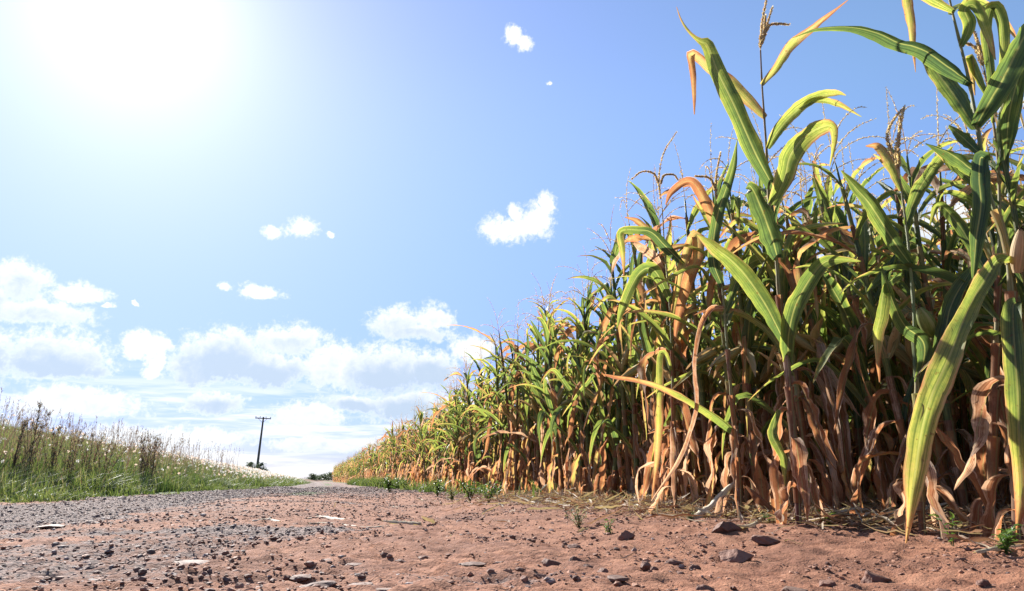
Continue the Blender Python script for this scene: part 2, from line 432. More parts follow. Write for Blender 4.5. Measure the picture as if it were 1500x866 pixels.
def rock_material(name, c0, c1):
    m, N = new_mat(name)
    P = N.n('ShaderNodeNewGeometry').outputs['Position']; d = attr(N, 'dry')
    a, _ = N.noise(P, 45, 5, 0.65)
    col = N.ramp(N.m('ADD', N.m('MULTIPLY', a, 0.6), N.m('MULTIPLY', d, 0.55)), [(0.25, c0), (0.85, c1)])
    bs = N.n('ShaderNodeBsdfPrincipled'); N.put(bs.inputs['Base Color'], col); bs.inputs['Roughness'].default_value = 0.75
    bs.inputs['Specular IOR Level'].default_value = 0.3
    bm = N.n('ShaderNodeBump'); bm.inputs['Strength'].default_value = 0.6; bm.inputs['Distance'].default_value = 0.006
    N.put(bm.inputs['Height'], a); N.put(bs.inputs['Normal'], bm.outputs[0])
    finish(N, bs.outputs[0]); return m

M_CLOD = rock_material("soil_clod", (0.12, 0.050, 0.030), (0.36, 0.18, 0.11))
M_GROUND = ground_material(); M_ROAD = road_material()
M_GRAVEL = rock_material("gravel_stone", (0.075, 0.046, 0.038), (0.29, 0.215, 0.19))
M_ROCK = rock_material("brown_rock", (0.075, 0.034, 0.024), (0.26, 0.130, 0.088))
M_SLAB = rock_material("pale_rock", (0.10, 0.054, 0.038), (0.24, 0.145, 0.105))

def build_ground():
    xs = np.concatenate([-np.geomspace(4000, 40, 26), np.linspace(-38, 14, 120), np.geomspace(16, 4000, 26)])
    ys = np.concatenate([-np.geomspace(3000, 12, 14), np.linspace(-10, 45, 120), np.geomspace(47, 6000, 46)])
    X, Y = np.meshgrid(xs, ys)
    Z = zterrain(X, Y)
    inroad = (X > leftedge(Y) - 0.9) & (X < front(Y) + 0.9)
    L = leftedge(Y) - X
    Z = Z - np.where(inroad, 0.10, 0.0) + np.where(inroad, 0, 0.02 * (fbm(X * 1.5, Y * 1.5, 3, 3) - 0.5))
    g = Geo(); g.add(np.stack([X, Y, Z], -1), grid_quads(len(ys), len(xs)), None, np.where(L > -0.3, 1.0, 0.0).ravel())
    o = link("ground", g.mesh("ground", [M_GROUND])); tag(o, kind='structure')

def road_z(x, y):
    w = (x - leftedge(y)) / np.maximum(front(y) - leftedge(y), 0.5)
    fine = 1.0 / (1.0 + (np.maximum(y, 1) / 9.0) ** 2)
    z = 0.045 * (fbm(x * 1.1, y * 0.8, 3, 1) - 0.5) + fine * 0.038 * (fbm(x * 5, y * 5, 4, 2, 0.55) - 0.5)
    # broken crusty plates and wheel-pressed lumps
    t = fbm(x * 3.2 + 4, y * 3.8, 3, 8)
    st = np.floor(t * 9) / 9 + sstep(0.0, 0.35, (t * 9) % 1.0) / 9
    z = z + fine * 0.05 * (st - t) * sstep(0.42, 0.6, fbm(x * 0.9, y * 0.9, 2, 21)) + fine * (0.030 * (fbm(x * 16, y * 16, 2, 6) - 0.5) + 0.016 * (fbm(x * 42, y * 42, 2, 7) - 0.5))
    z = z - 0.05 * np.exp(-((w - 0.25) / 0.09) ** 2) - 0.035 * np.exp(-((w - 0.70) / 0.08) ** 2)
    z = z + 0.045 * sstep(0.90, 1.03, w) * (0.5 + fbm(x * 4, y * 4, 3, 9))
    return z

def gravel_mask(x, y):
    w = (x - leftedge(y)) / np.maximum(front(y) - leftedge(y), 0.5)
    n = fbm(x * 0.55, y * 0.8, 3, 31)
    g = 0.95 * np.exp(-((w - 0.19) / 0.145) ** 2) + 0.38 * sstep(0.52, 0.66, n) * sstep(0.75, 0.45, w) + 0.55 * sstep(9, 16, y)
    g = g + 0.45 * sstep(0.56, 0.68, fbm(x * 0.9 + 3, y * 1.4, 3, 35)) * sstep(0.8, 0.6, w)
    return np.clip(g, 0, 1)

def build_road():
    ys = np.concatenate([np.linspace(-6, 0.9, 24), np.geomspace(1.0, 130, 640)])
    u = np.linspace(0, 1, 520)
    Y = np.repeat(ys[:, None], len(u), 1)
    l = leftedge(Y) - 0.75; r = front(Y) + 0.75
    X = l + (r - l) * u[None, :]
    Z = road_z(X, Y)
    edge = np.minimum((X - l) / 0.35, (r - X) / 0.35)
    Z = Z + 0.012 - 0.10 * np.clip(1 - edge, 0, 1) ** 1.5
    w = (X - leftedge(Y)) / np.maximum(front(Y) - leftedge(Y), 0.5)
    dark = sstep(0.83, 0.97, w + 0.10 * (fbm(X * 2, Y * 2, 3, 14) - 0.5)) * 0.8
    green = sstep(9, 13, Y) * np.exp(-((w - 0.47) / 0.09) ** 2) * 0.75 * sstep(0.4, 0.6, fbm(X * 0.6, Y * 0.35, 2, 44)) + sstep(0.02, -0.03, w) * 0.9 + sstep(10, 20, Y) * sstep(0.92, 0.98, w) * .9
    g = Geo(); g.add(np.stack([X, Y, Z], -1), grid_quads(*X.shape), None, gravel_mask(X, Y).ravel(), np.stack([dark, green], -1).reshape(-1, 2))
    o = link("dirt_road", g.mesh("dirt_road", [M_ROAD])); tag(o, kind='structure')

build_ground(); build_road()

def surf(x, y):
    """height of whatever lies on top at x, y"""
    x = np.asarray(x, float); y = np.asarray(y, float)
    w = (x > leftedge(y) - 0.6) & (x < front(y) + 0.6)
    return np.where(w, road_z(x, y) + 0.012, zterrain(x, y))


# ================================================================== maize
def ribbon(g, P, S, W, curl=0.5, wave=0.0, wf=3.0, ph=0.0, m=4, d=0.0, mat=0, rng=RNG, edge_dry=0.12, crump=0.16, fold=0.30):
    """a leaf: centre line P, across-direction S, half widths W, gutter-shaped section, wavy margins"""
    n = len(P); T = norm(np.gradient(P, axis=0)); S = norm(S - T * np.sum(S * T, -1, keepdims=True)); Nn = np.cross(T, S)
    s = np.linspace(0, 1, n); u = np.linspace(-1, 1, m + 1)
    curl = np.broadcast_to(np.asarray(curl, float), (n,))[:, None] + 1e-4
    ang = u[None, :] * curl
    cx = np.sin(ang) / curl; cz = (1 - np.cos(ang)) / curl
    wv = wave * np.abs(u)[None, :] ** 1.5 * np.sin(2 * np.pi * wf * s[:, None] + ph + np.where(u > 0, 1.7, 0.0)[None, :])
    if crump > 0:
        o1 = rng.random() * 90; SS = np.repeat(s[:, None], m + 1, 1); UU = np.repeat(u[None], n, 0)
        wv = wv + crump * (2.2 * (fbm(SS * 8 + o1, UU * 1.2 + o1, 2, 71) - 0.5) + 1.1 * (fbm(SS * 26 + o1, UU * 2.6 + o1, 2, 73) - 0.5))
        cx = cx * (1 + 0.36 * min(2.2, crump / 0.16) * (fbm(SS * 10 + o1, np.sign(UU) * 3 + o1, 3, 72) - 0.5) * np.abs(UU))
        edge_dry = edge_dry * (0.3 + 3.0 * np.clip(fbm(SS * 5 + o1, np.sign(UU) * 5 + o1, 2, 74) - 0.25, 0, 1))
    wv = wv + fold * np.abs(u)[None, :]
    V = P[:, None] + W[:, None, None] * (cx[..., None] * S[:, None] + (cz + wv)[..., None] * Nn[:, None])
    dd = np.broadcast_to(np.asarray(d, float), (n,))[:, None] + 1.5 * edge_dry * np.abs(u)[None, :] ** 3
    uv = np.stack([np.repeat((u / 2 + .5)[None], n, 0), np.repeat(s[:, None], m + 1, 1)], -1)
    g.add(V, grid_quads(n, m + 1), None, dd.ravel(), uv.reshape(-1, 2), mat)

def leaf_width(s, W, tip=0.85):
    return 0.5 * W * (0.42 + 0.58 * sstep(0, 0.28, s)) * np.clip(1 - s ** 2.3, 0, 1) ** tip + 0.0008

def arc_leaf(P0, az, e0, L, W, droop, pw, d0, d1, rng, n=16, m=4, twist=0.0, curl=0.5, wave=0.1, kink=None, azd=0.0, hang=None):
    g = Geo(); s = np.linspace(0, 1, n + 1)
    e = e0 - droop * s ** pw
    if hang is not None: e = e0 + (hang - e0) * sstep(0, 0.20, s) + 0.18 * np.sin(7 * s + 6 * rng.random()) * s
    if kink: e = e - kink[1] * sstep(kink[0] - .05, kink[0] + .05, s)
    e = np.maximum(e, -1.62 - 0.05 * np.sin(9 * s))
    a = az + azd * s + 0.10 * np.sin(5 * s + 10 * rng.random())
    T = np.stack([np.cos(e) * np.cos(a), np.cos(e) * np.sin(a), np.sin(e)], -1)
    P = np.asarray(P0) + np.concatenate([[np.zeros(3)], np.cumsum((T[1:] + T[:-1]) / 2, 0)]) * (L / n)
    side = np.stack([-np.sin(a), np.cos(a), 0 * a], -1); up = np.cross(T, side)
    r = twist * s ** 1.3
    S = side * np.cos(r)[:, None] + up * np.sin(r)[:, None]
    ribbon(g, P, S, leaf_width(s, W), curl, wave, 2.0 + 2.5 * rng.random(), 6.28 * rng.random(), m, d0 + (d1 - d0) * s ** 2.2, 0, rng, crump=0.42 if d0 > 0.56 else 0.20)
    return g

def spikelets(g, P, s, per, L, rng, mat, start=0.16):
    """small husks set round a tassel branch, pointing forward"""
    n = len(P); T = norm(np.gradient(P, axis=0)); idx = np.repeat(np.where(s > start)[0], per); m = len(idx)
    out = rng.normal(0, 1, (m, 3)); out = norm(out - T[idx] * np.sum(out * T[idx], -1, keepdims=True)); c = P[idx] + T[idx] * rng.uniform(-.006, .006, (m, 1))
    d1 = norm(T[idx] + out * rng.uniform(.35, .9, (m, 1))); d2 = norm(np.cross(d1, rng.normal(0, 1, (m, 3)))); l = L * rng.uniform(.7, 1.2, (m, 1)) * (1 - .35 * s[idx])[:, None]
    V = np.stack([c, c + d1 * l * .5 + d2 * l * .20, c + d1 * l, c + d1 * l * .5 - d2 * l * .20], 1)
    g.add(V, np.arange(4 * m).reshape(-1, 4), None, np.repeat(rng.random(m), 4), None, mat)

def tassel_geo(g, P0, d, H, rng, nb=6, k=4, n=14, mat=2):
    """a dry tassel: an upright spike and drooping side branches set with spikelets"""
    d = norm(np.asarray(d)[None])[0]
    for b in range(nb + 1):
        s = np.linspace(0, 1, n)
        if b == 0:
            L = H; az = rng.random() * 6.28; bend = 0.25 * rng.random()
            P = P0 + s[:, None] * L * d + (bend * L * s ** 2.4)[:, None] * np.array([math.cos(az), math.sin(az), -0.5])
        else:
            L = H * rng.uniform(0.45, 0.8); az = rng.random() * 6.28; e0 = rng.uniform(0.7, 1.2); dr = rng.uniform(0.6, 2.4)
            e = e0 - dr * s ** 1.4
            T = np.stack([np.cos(e) * np.cos(az), np.cos(e) * np.sin(az), np.sin(e)], -1)
            P = P0 + d * H * rng.uniform(0.0, 0.28) + np.cumsum(T, 0) * L / n
        if n < 10:
            tube(g, P, np.where(np.arange(n) % 2, 0.0075, 0.004) * (1 - 0.45 * s), k, rng.uniform(0.1, 0.9), mat); continue
        tube(g, P, 0.0028 * (1 - 0.6 * s), k, rng.uniform(0.1, 0.9), mat)
        spikelets(g, P, s, 3 if n > 20 else 3, 0.017 if n > 20 else 0.020, rng, mat)

def corn_parts(seed, H=2.25, green=0.5, lod=0, nleaf=20):
    """one maize plant as (part name, mesh arrays); green runs from 0 (all parched) to 1 (fresh)"""
    rng = np.random.default_rng(seed); parts = []
    nseg = {0: 18, 1: 11, 2: 6}[lod]; mseg = {0: 4, 1: 2, 2: 2}[lod]; k = {0: 8, 1: 5, 2: 3}[lod]
    Hs = H * 0.83; az0 = rng.random() * 6.28
    lean = rng.normal(0, 0.035, 2); bow = rng.normal(0, 0.03, 2)
    def stem_at(h):
        f = np.asarray(h / Hs)
        return np.stack([lean[0] * h + bow[0] * Hs * f ** 2, lean[1] * h + bow[1] * Hs * f ** 2, h + 0 * f], -1)
    g = Geo(); nn = 14
    hs = []; rs = []
    for i in range(nn):
        b = Hs * (i / nn) ** 0.92
        t = Hs * ((i + 1) / nn) ** 0.92
        r0 = 0.0165 * (1 - 0.70 * i / nn)
        if lod < 2: hs += [b, b + 0.012, b + 0.022, t - 0.015]; rs += [r0 * 1.18, r0 * 1.25, r0 * 0.98, r0 * 0.95]
        elif i % 3 == 0: hs += [b]; rs += [r0]
    hs.append(Hs + 0.02); rs.append(0.003)
    hs = np.array(hs); fr = hs / Hs
    sd = np.clip(rng.uniform(.58, .86) - 0.50 * fr * (0.4 + green), 0.15, 1) + rng.normal(0, 0.04, len(hs))
    tube(g, stem_at(hs), np.array(rs), k, sd, 1); parts.append(('stalk', g))
    for i in range(nleaf):
        f = 0.07 + 0.86 * max(0.0, (i + rng.uniform(-.25, .25)) / (nleaf - 1)) ** 1.18; f = min(max(f, 0.05), 0.95)
        h = Hs * f; P0 = stem_at(np.array(h)); az = az0 + math.pi * (i % 2) + rng.normal(0, 0.4)
        thr = 0.47 - 0.27 * green + rng.normal(0, 0.10)
        dead = f < thr or rng.random() < 0.16 + 0.26 * (1 - green)
        if dead:
            dd = rng.choice([rng.uniform(.57, .66), rng.uniform(.68, .80), rng.uniform(.80, .9), rng.uniform(.92, 1.02)], p=[.27, .38, .21, .14])
            low = f < .62 and rng.random() < 0.92
            kk = (rng.uniform(.25, .6), rng.uniform(0.5, 1.4)) if (not low and rng.random() < .6) else None
            lf = arc_leaf(P0, az, rng.uniform(-0.1, 1.1), rng.uniform(0.42, 0.85) * (0.62 + 0.38 * min(1, f * 3)), rng.uniform(0.030, 0.080), rng.uniform(1.0, 2.4), rng.uniform(0.5, 1.2), dd, dd + rng.uniform(-.14, .16), rng,
                          nseg + 6, mseg, rng.normal(0, 2.6), rng.uniform(0.2, 1.1), rng.uniform(0.25, 0.7), kk, rng.normal(0, .6), -rng.uniform(1.15, 1.55) if low else None)
        else:
            top = sstep(0.35, 0.95, f)
            d0 = rng.uniform(0.02, 0.30) + 0.22 * (1 - green) * rng.random(); d1 = d0 + rng.uniform(0.08, 0.6)
            kk = (rng.uniform(.35, .7), rng.uniform(0.8, 1.9)) if rng.random() < .32 else None
            lf = arc_leaf(P0, az, rng.uniform(0.95, 1.42), rng.uniform(0.55, 0.90) * (1 - 0.42 * top), rng.uniform(0.046, 0.084) * (1 - 0.15 * top), rng.uniform(0.2, 2.2) * (1 - 0.25 * top), rng.uniform(1.1, 2.0), d0, d1, rng,
                          nseg, mseg, rng.normal(0, 0.8), rng.uniform(0.35, 0.95), rng.uniform(0.03, 0.14), kk, rng.normal(0, .35))
        if lod == 0:   # the sheath that wraps the stalk below the blade
            hb = max(0.0, h - rng.uniform(0.12, 0.22)); hh = np.linspace(hb, h + 0.012, 5)
            rr = 0.0180 * (1 - 0.64 * hh / Hs) * np.array([1.06, 1.12, 1.15, 1.2, 1.35]) + 0.0012
            tube(lf, stem_at(hh), rr, 7, (0.70 + 0.2 * rng.random()) if dead else rng.uniform(0.25, 0.6), 0)
        parts.append(('leaf', lf))
    tg = Geo(); top = stem_at(np.array(Hs)); tdir = stem_at(np.array(Hs)) - stem_at(np.array(Hs * .9))
    tassel_geo(tg, top, tdir, H * 0.20, rng, int(rng.integers(2, 6)) if lod < 2 else 2, 4 if lod < 2 else 3, {0: 26, 1: 14, 2: 6}[lod])
    parts.append(('tassel', tg))
    if lod < 2:
        f = rng.uniform(0.40, 0.50); h = Hs * f; b = stem_at(np.array(h)); az = az0 + rng.normal(0, .4) + 1.57
        e = rng.uniform(0.5, 1.25) if rng.random() < .7 else rng.uniform(-1.0, 0.2)
        dr = np.array([math.cos(e) * math.cos(az), math.cos(e) * math.sin(az), math.sin(e)])
        s = np.linspace(0, 1, 9); eg = Geo()
        tube(eg, b + dr * (s[:, None] * 0.23 + .012), 0.026 * np.sin(np.pi * (0.10 + 0.86 * s)) ** 0.7, 8, 0.15 + 0.8 * (1 - green * 0.8) * rng.random(), 3)
        for q in range(3):
            a2 = az + (q - 1) * 1.3
            lf = arc_leaf(b + dr * 0.03 + 0.012 * np.array([math.cos(a2), math.sin(a2), 0]), a2, e + rng.uniform(-.1, .15), 0.26, 0.06, rng.uniform(-.2, .5), 1.5, 0.3 + .5 * rng.random(), 0.9, rng, 7, 2, 0, 0.9, .1)
            eg.merge(lf, mat=3)
        sg = Geo()
        for q in range(7):
            d2 = norm((dr + rng.normal(0, .35, 3))[None])[0]
            t = np.linspace(0, 1, 5)[:, None]
            tube(sg, b + dr * 0.225 + t * d2 * rng.uniform(.03, .06) - t ** 2 * np.array([0, 0, .03]), [.0025, .002, .002, .0015, .0005], 3, rng.random(), 4)
        parts.append(('ear', eg)); parts.append(('silk', sg))
    return parts

MATS = [M_CORN, M_STALK, M_TASSEL, M_HUSK, M_SILK]

def rotz(a): return np.array([[math.cos(a), -math.sin(a), 0], [math.sin(a), math.cos(a), 0], [0, 0, 1]])

# prototypes: full (with parts), joined (medium), light (for the mass)
GREENS = [0.9, 0.55, 0.7, 0.35, 0.8, 0.12, 0.6, 0.95, 0.45, 0.25, 0.75, 0.5]
STATE = lambda gr: ('mostly green' if gr >= .75 else 'green and yellowing' if gr >= .55 else 'half withered' if gr >= .3 else 'parched brown')
FULL = []
for i, gr in enumerate(GREENS):
    ms = []
    for nm, g in corn_parts(100 + i, 2.25, gr, 0): ms.append((nm, g.mesh(nm, MATS)))
    FULL.append(ms)
MED = []
for i, gr in enumerate(GREENS):
    g = Geo()
    for nm, p in corn_parts(300 + i, 2.2, gr, 1): g.merge(p)
    MED.append((g, g.mesh("corn_plant", MATS)))
LOW = []
for i, gr in enumerate([0.7, 0.5, 0.35, 0.8, 0.2, 0.6, 0.45, 0.1, .65, .3]):
    g = Geo()
    for nm, p in corn_parts(500 + i, 2.15, gr, 2, 11): g.merge(p)
    LOW.append(g)

# places: rows run along the road; arc length s along the front row
ss = np.linspace(-1.5, 95, 4000)
_y = np.linspace(-2.5, 92, 6000); _x = front(_y); _s = np.concatenate([[0], np.cumsum(np.hypot(np.diff(_x), np.diff(_y)))])
def along(s):
    y = np.interp(s, _s, _y); x = np.interp(s, _s, _x)
    e = 0.15; y2 = np.interp(s + e, _s, _y); x2 = np.interp(s + e, _s, _x); y1 = np.interp(s - e, _s, _y); x1 = np.interp(s - e, _s, _x)
    t = np.array([x2 - x1, y2 - y1]); t = t / np.linalg.norm(t)
    return np.array([x, y]), t, np.array([t[1], -t[0]])     # point, along, into the field

def inview(x, y, z):
    d = np.array([x, y, z]) - CAM
    f = d[1] * CT + d[2] * ST
    if f < 0.05: return False
    px = 750 + F * d[0] / f; py = 433 - F * (d[2] * CT - d[1] * ST) / f
    return 0 <= px <= 1500 and 0 <= py <= 866

HEROES = [at(1170, 772, 3.85), at(1488, 790, 2.95), at(1350, 778, 3.35), at(1085, 762, 4.5), at(990, 757, 5.2), at(1452, 784, 3.2)]   # roots of the plants modelled leaf by leaf
cands = []
for row in range(11):
    s = 0.4 + 0.13 * row
    smax = {0: 92, 1: 92, 2: 80, 3: 60, 4: 45, 5: 32, 6: 28, 7: 24}.get(row, 20)
    while s < smax:
        p, t, nrm = along(s)
        q = p + nrm * (0.12 + row * 0.58 + RNG.normal(0, 0.055)) + t * RNG.normal(0, 0.04)
        s += RNG.uniform(0.17, 0.27) * (1.0 if s < 30 else 1.25)
        if row > 5 and RNG.random() < 0.45: continue
        if any(math.hypot(q[0] - h[0], q[1] - h[1]) < 0.16 for h in HEROES): continue
        dist = math.hypot(q[0], q[1])
        vis = any(inview(q[0], q[1], z) for z in (0.15, 0.6, 1.1, 1.6, 2.1))
        cands.append([row, s, q[0], q[1], dist, vis])
    # rows far behind: only what can be glimpsed
order = sorted([c for c in cands if c[5] and c[3] > 1.0], key=lambda c: c[4] * (1.55 ** c[0]))
NFULL, NIND = 105, 294
full, med = order[:NFULL], order[NFULL:NIND]
chosen = {id(c) for c in full} | {id(c) for c in med}

def ordinal(n):
    w = ['first', 'second', 'third', 'fourth', 'fifth', 'sixth', 'seventh', 'eighth', 'ninth', 'tenth', 'eleventh', 'twelfth', 'thirteenth', 'fourteenth', 'fifteenth',
         'sixteenth', 'seventeenth', 'eighteenth', 'nineteenth', 'twentieth']
    return w[n] if n < len(w) else None

def grow(y): return float(np.interp(y, [2.5, 3.6, 4.4, 5.4, 8, 12, 18, 35], [1.03, 1.09, 1.22, 1.29, 1.21, 1.09, 0.97, 0.86]))

def place_z(x, y): return float(surf(x, y)) - 0.015

front_near = sorted([c for c in full if c[0] == 0 and c[3] > HEROES[0][1]], key=lambda c: c[1])
rank = {id(c): i for i, c in enumerate(front_near)}
for i, c in enumerate(full):
    gi = int(RNG.integers(len(FULL))); gr = GREENS[gi]; st = STATE(gr)
    if c[0] == 0 and id(c) in rank and ordinal(rank[id(c)]):
        lab = "%s corn plant, %s beyond the tall tasselled plant along the front row" % (st, ordinal(rank[id(c)])); grp = "corn plants of the roadside front row"
    elif c[0] == 0 and c[3] <= HEROES[0][1]:
        lab = "%s corn plant at the roadside right of the tall tasselled plant" % st; grp = "%s corn plants nearest the camera" % st
    elif c[0] == 0:
        lab = "%s corn plant well along the roadside front row" % st; grp = "%s corn plants along the front row" % st
    else:
        lab = "%s corn plant in the rows right behind the roadside front row" % st; grp = "%s corn plants in the rows behind" % st
    sc = RNG.normal(1.0, 0.06) * grow(c[3])
    root = empty("corn_plant", (c[2], c[3], place_z(c[2], c[3])), lab, "corn plant", grp)
    root.rotation_euler = (RNG.normal(0, .05), RNG.normal(0, .05), RNG.random() * 6.28); root.scale = (sc,) * 3
    ear = None
    for nm, me in FULL[gi]:
        o = link(nm, me, ear if nm == 'silk' else root)
        if nm == 'ear': ear = o
for c in med:
    gi = int(RNG.integers(len(MED))); st = STATE(GREENS[gi])
    far = c[3] > 14
    lab = ("small %s corn plant far along the front edge of the field" if far and c[0] < 2 else "%s corn plant partly hidden behind the first rows of the field" if c[0] > 1 else "%s corn plant midway along the field edge") % st
    sc = RNG.normal(1.0, 0.06) * grow(c[3])
    o = link("corn_plant", MED[gi][1], None, (c[2], c[3], place_z(c[2], c[3])))
    tag(o, lab, "corn plant", lab.replace("corn plant", "corn plants"))
    o.rotation_euler = (RNG.normal(0, .045), RNG.normal(0, .045), RNG.random() * 6.28); o.scale = (sc,) * 3

g = Geo()
for c in cands:
    if id(c) in chosen: continue
    row, s, x, y, dist, vis = c
    src = MED[int(RNG.integers(len(MED)))][0] if dist < 9 and row < 9 and vis else LOW[int(RNG.integers(len(LOW)))]
    sc = RNG.normal(1.0, 0.06) * grow(y)
    g.merge(src, rotz(RNG.random() * 6.28) * sc, (x, y, place_z(x, y)), RNG.normal(0.02, .05))
o = link("corn_stand", g.mesh("corn_stand", MATS)); tag(o, "the mass of corn standing behind and beyond the nearer plants", "corn field", None, 'stuff')
print("corn", len(cands), len(full), len(med), g.n)


# ================================================================== plants modelled leaf by leaf
def traced(pts, wpx, d0, d1, Y, roll=0.0, curl=0.75, wave=0.10, n=34, m=6, mat=0, crump=0.22, dp=1.8):
    """a leaf from points of its midrib (photo x, y, depth offset); wpx is its width there in photo pixels"""
    P = np.array([at(p[0], p[1], Y + (p[2] if len(p) > 2 else 0.0)) for p in pts])
    w = np.asarray(wpx, float) if np.ndim(wpx) else None
    s = np.linspace(0, 1, n + 1); Pc = catmull(P, n + 1)
    depth = ((Pc - CAM) @ np.array([0, CT, ST])).mean()
    if w is None: W = leaf_width(s, wpx * depth / F * 0.97)
    else:
        seg = np.concatenate([[0], np.cumsum(np.linalg.norm(np.diff(P, axis=0), axis=1))]); W = np.interp(s, seg / seg[-1], w) * depth / F * 0.345
    T = norm(np.gradient(Pc, axis=0)); vd = norm(Pc - CAM); S = norm(np.cross(T, vd)); B = np.cross(S, T)
    r = np.radians(np.interp(s, np.linspace(0, 1, len(np.atleast_1d(roll))), np.atleast_1d(roll)))[:, None]
    S = S * np.cos(r) + B * np.sin(r)
    g = Geo(); ribbon(g, Pc, S, W + 0.0006, curl, wave, 2.6, RNG.random() * 6, m, d0 + (d1 - d0) * s ** dp, mat, crump=crump)
    return g

def hero(spec, label, group=None):
    Y = spec['Y']; base = at(*spec['stalk'][0], Y); base = np.array([base[0], base[1], place_z(base[0], base[1])])
    root = empty("corn_plant", base, label, "corn plant", group)
    P = catmull([base] + [at(x, y, Y) for x, y in spec['stalk'][1:]], 44); s = np.linspace(0, 1, 44)
    rad = (0.0165 - 0.012 * s ** 0.9) * (1 + 0.22 * ((np.arange(44) % 4) == 0)) * spec.get('thick', 1.0)
    g = Geo(); tube(g, P, rad, 9, np.interp(s, [0, .25, .5, 1], spec.get('sd', [0.95, 0.75, 0.42, 0.62])), 1)
    link("stalk", Geo.mesh(shift(g, base), "stalk", MATS), root)
    rng = np.random.default_rng(spec['seed'])
    for L in spec['leaves']:
        kw = dict(L[4]) if len(L) > 4 else {}; lab = kw.pop('label', None)
        g = traced(L[0], L[1], L[2], L[3], Y, **kw)
        tag(link("leaf", shift(g, base).mesh("leaf", MATS), root), lab)
    for (f, azd, kind) in spec.get('auto', []):
        i = int(f * 43); az = R(azd)
        if kind == 'dead':
            dd = rng.uniform(.68, .95)
            g = arc_leaf(P[i], az, rng.uniform(-.2, .8), rng.uniform(.45, .8), rng.uniform(.045, .085), 2, 1, dd, dd + .1, rng, 26, 4, rng.normal(0, 2.2), rng.uniform(.2, 1.0), rng.uniform(.25, .6), None, 0.0, -rng.uniform(1.05, 1.5))
        else:
            d0 = rng.uniform(.04, .3)
            g = arc_leaf(P[i], az, rng.uniform(.7, 1.2), rng.uniform(.6, .9), rng.uniform(.08, .11), rng.uniform(.8, 2.2), 1.5, d0, d0 + .35, rng, 22, 4, rng.normal(0, .7), rng.uniform(.4, .9), .07)
        link("leaf", shift(g, base).mesh("leaf", MATS), root)
    for f in spec.get('sheaths', [0.1, 0.2, 0.3, 0.42]):
        i = int(f * 43); hh = slice(i, i + 5); g = Geo()
        tube(g, P[hh], rad[hh].max() * np.array([1.1, 1.2, 1.25, 1.35, 1.6]), 8, spec.get('shd', 0.8) + rng.normal(0, .08), 0)
        link("sheath", shift(g, base).mesh("sheath", MATS), root)
    if 'tassel' in spec:
        g = Geo()
        for pts in spec['tassel']:
            Pt = catmull([at(x, y, Y + dy) for x, y, dy in pts], 46); u = np.linspace(0, 1, 46)
            tube(g, Pt, 0.0034 * (1 - .6 * u), 5, rng.uniform(.1, .6, 46), 2)
            for q_ in range(3): spikelets(g, Pt, u, 4, 0.024, rng, 2, .10)
        link("tassel", shift(g, base).mesh("tassel", MATS), root)
    if 'ear' in spec:
        (p0, p1, rpx, dry) = spec['ear']; A = at(*p0, Y - .03); B = at(*p1, Y - .10); u = np.linspace(0, 1, 12); g = Geo()
        tube(g, A + (B - A) * u[:, None], rpx * Y / F * np.sin(np.pi * (.12 + .85 * u)) ** .7, 10, dry, 3)
        e = link("ear", shift(g, base).mesh("ear", MATS), root)
        g = Geo(); dv = (B - A) / np.linalg.norm(B - A)
        for q in range(12):
            t = np.linspace(0, 1, 6)[:, None]; d2 = norm((dv + rng.normal(0, .35, 3))[None])[0]
            tube(g, B - dv * .01 + t * d2 * rng.uniform(.03, .07) - t ** 2 * np.array([0, 0, .03]), np.linspace(.003, .0006, 6), 3, rng.random(), 4)
        link("silk", shift(g, base).mesh("silk", MATS), e)
    return root

def shift(g, base):
    g.arrays(); g.V = [(g.V[0] - np.asarray(base, np.float32)).astype(np.float32)]; return g

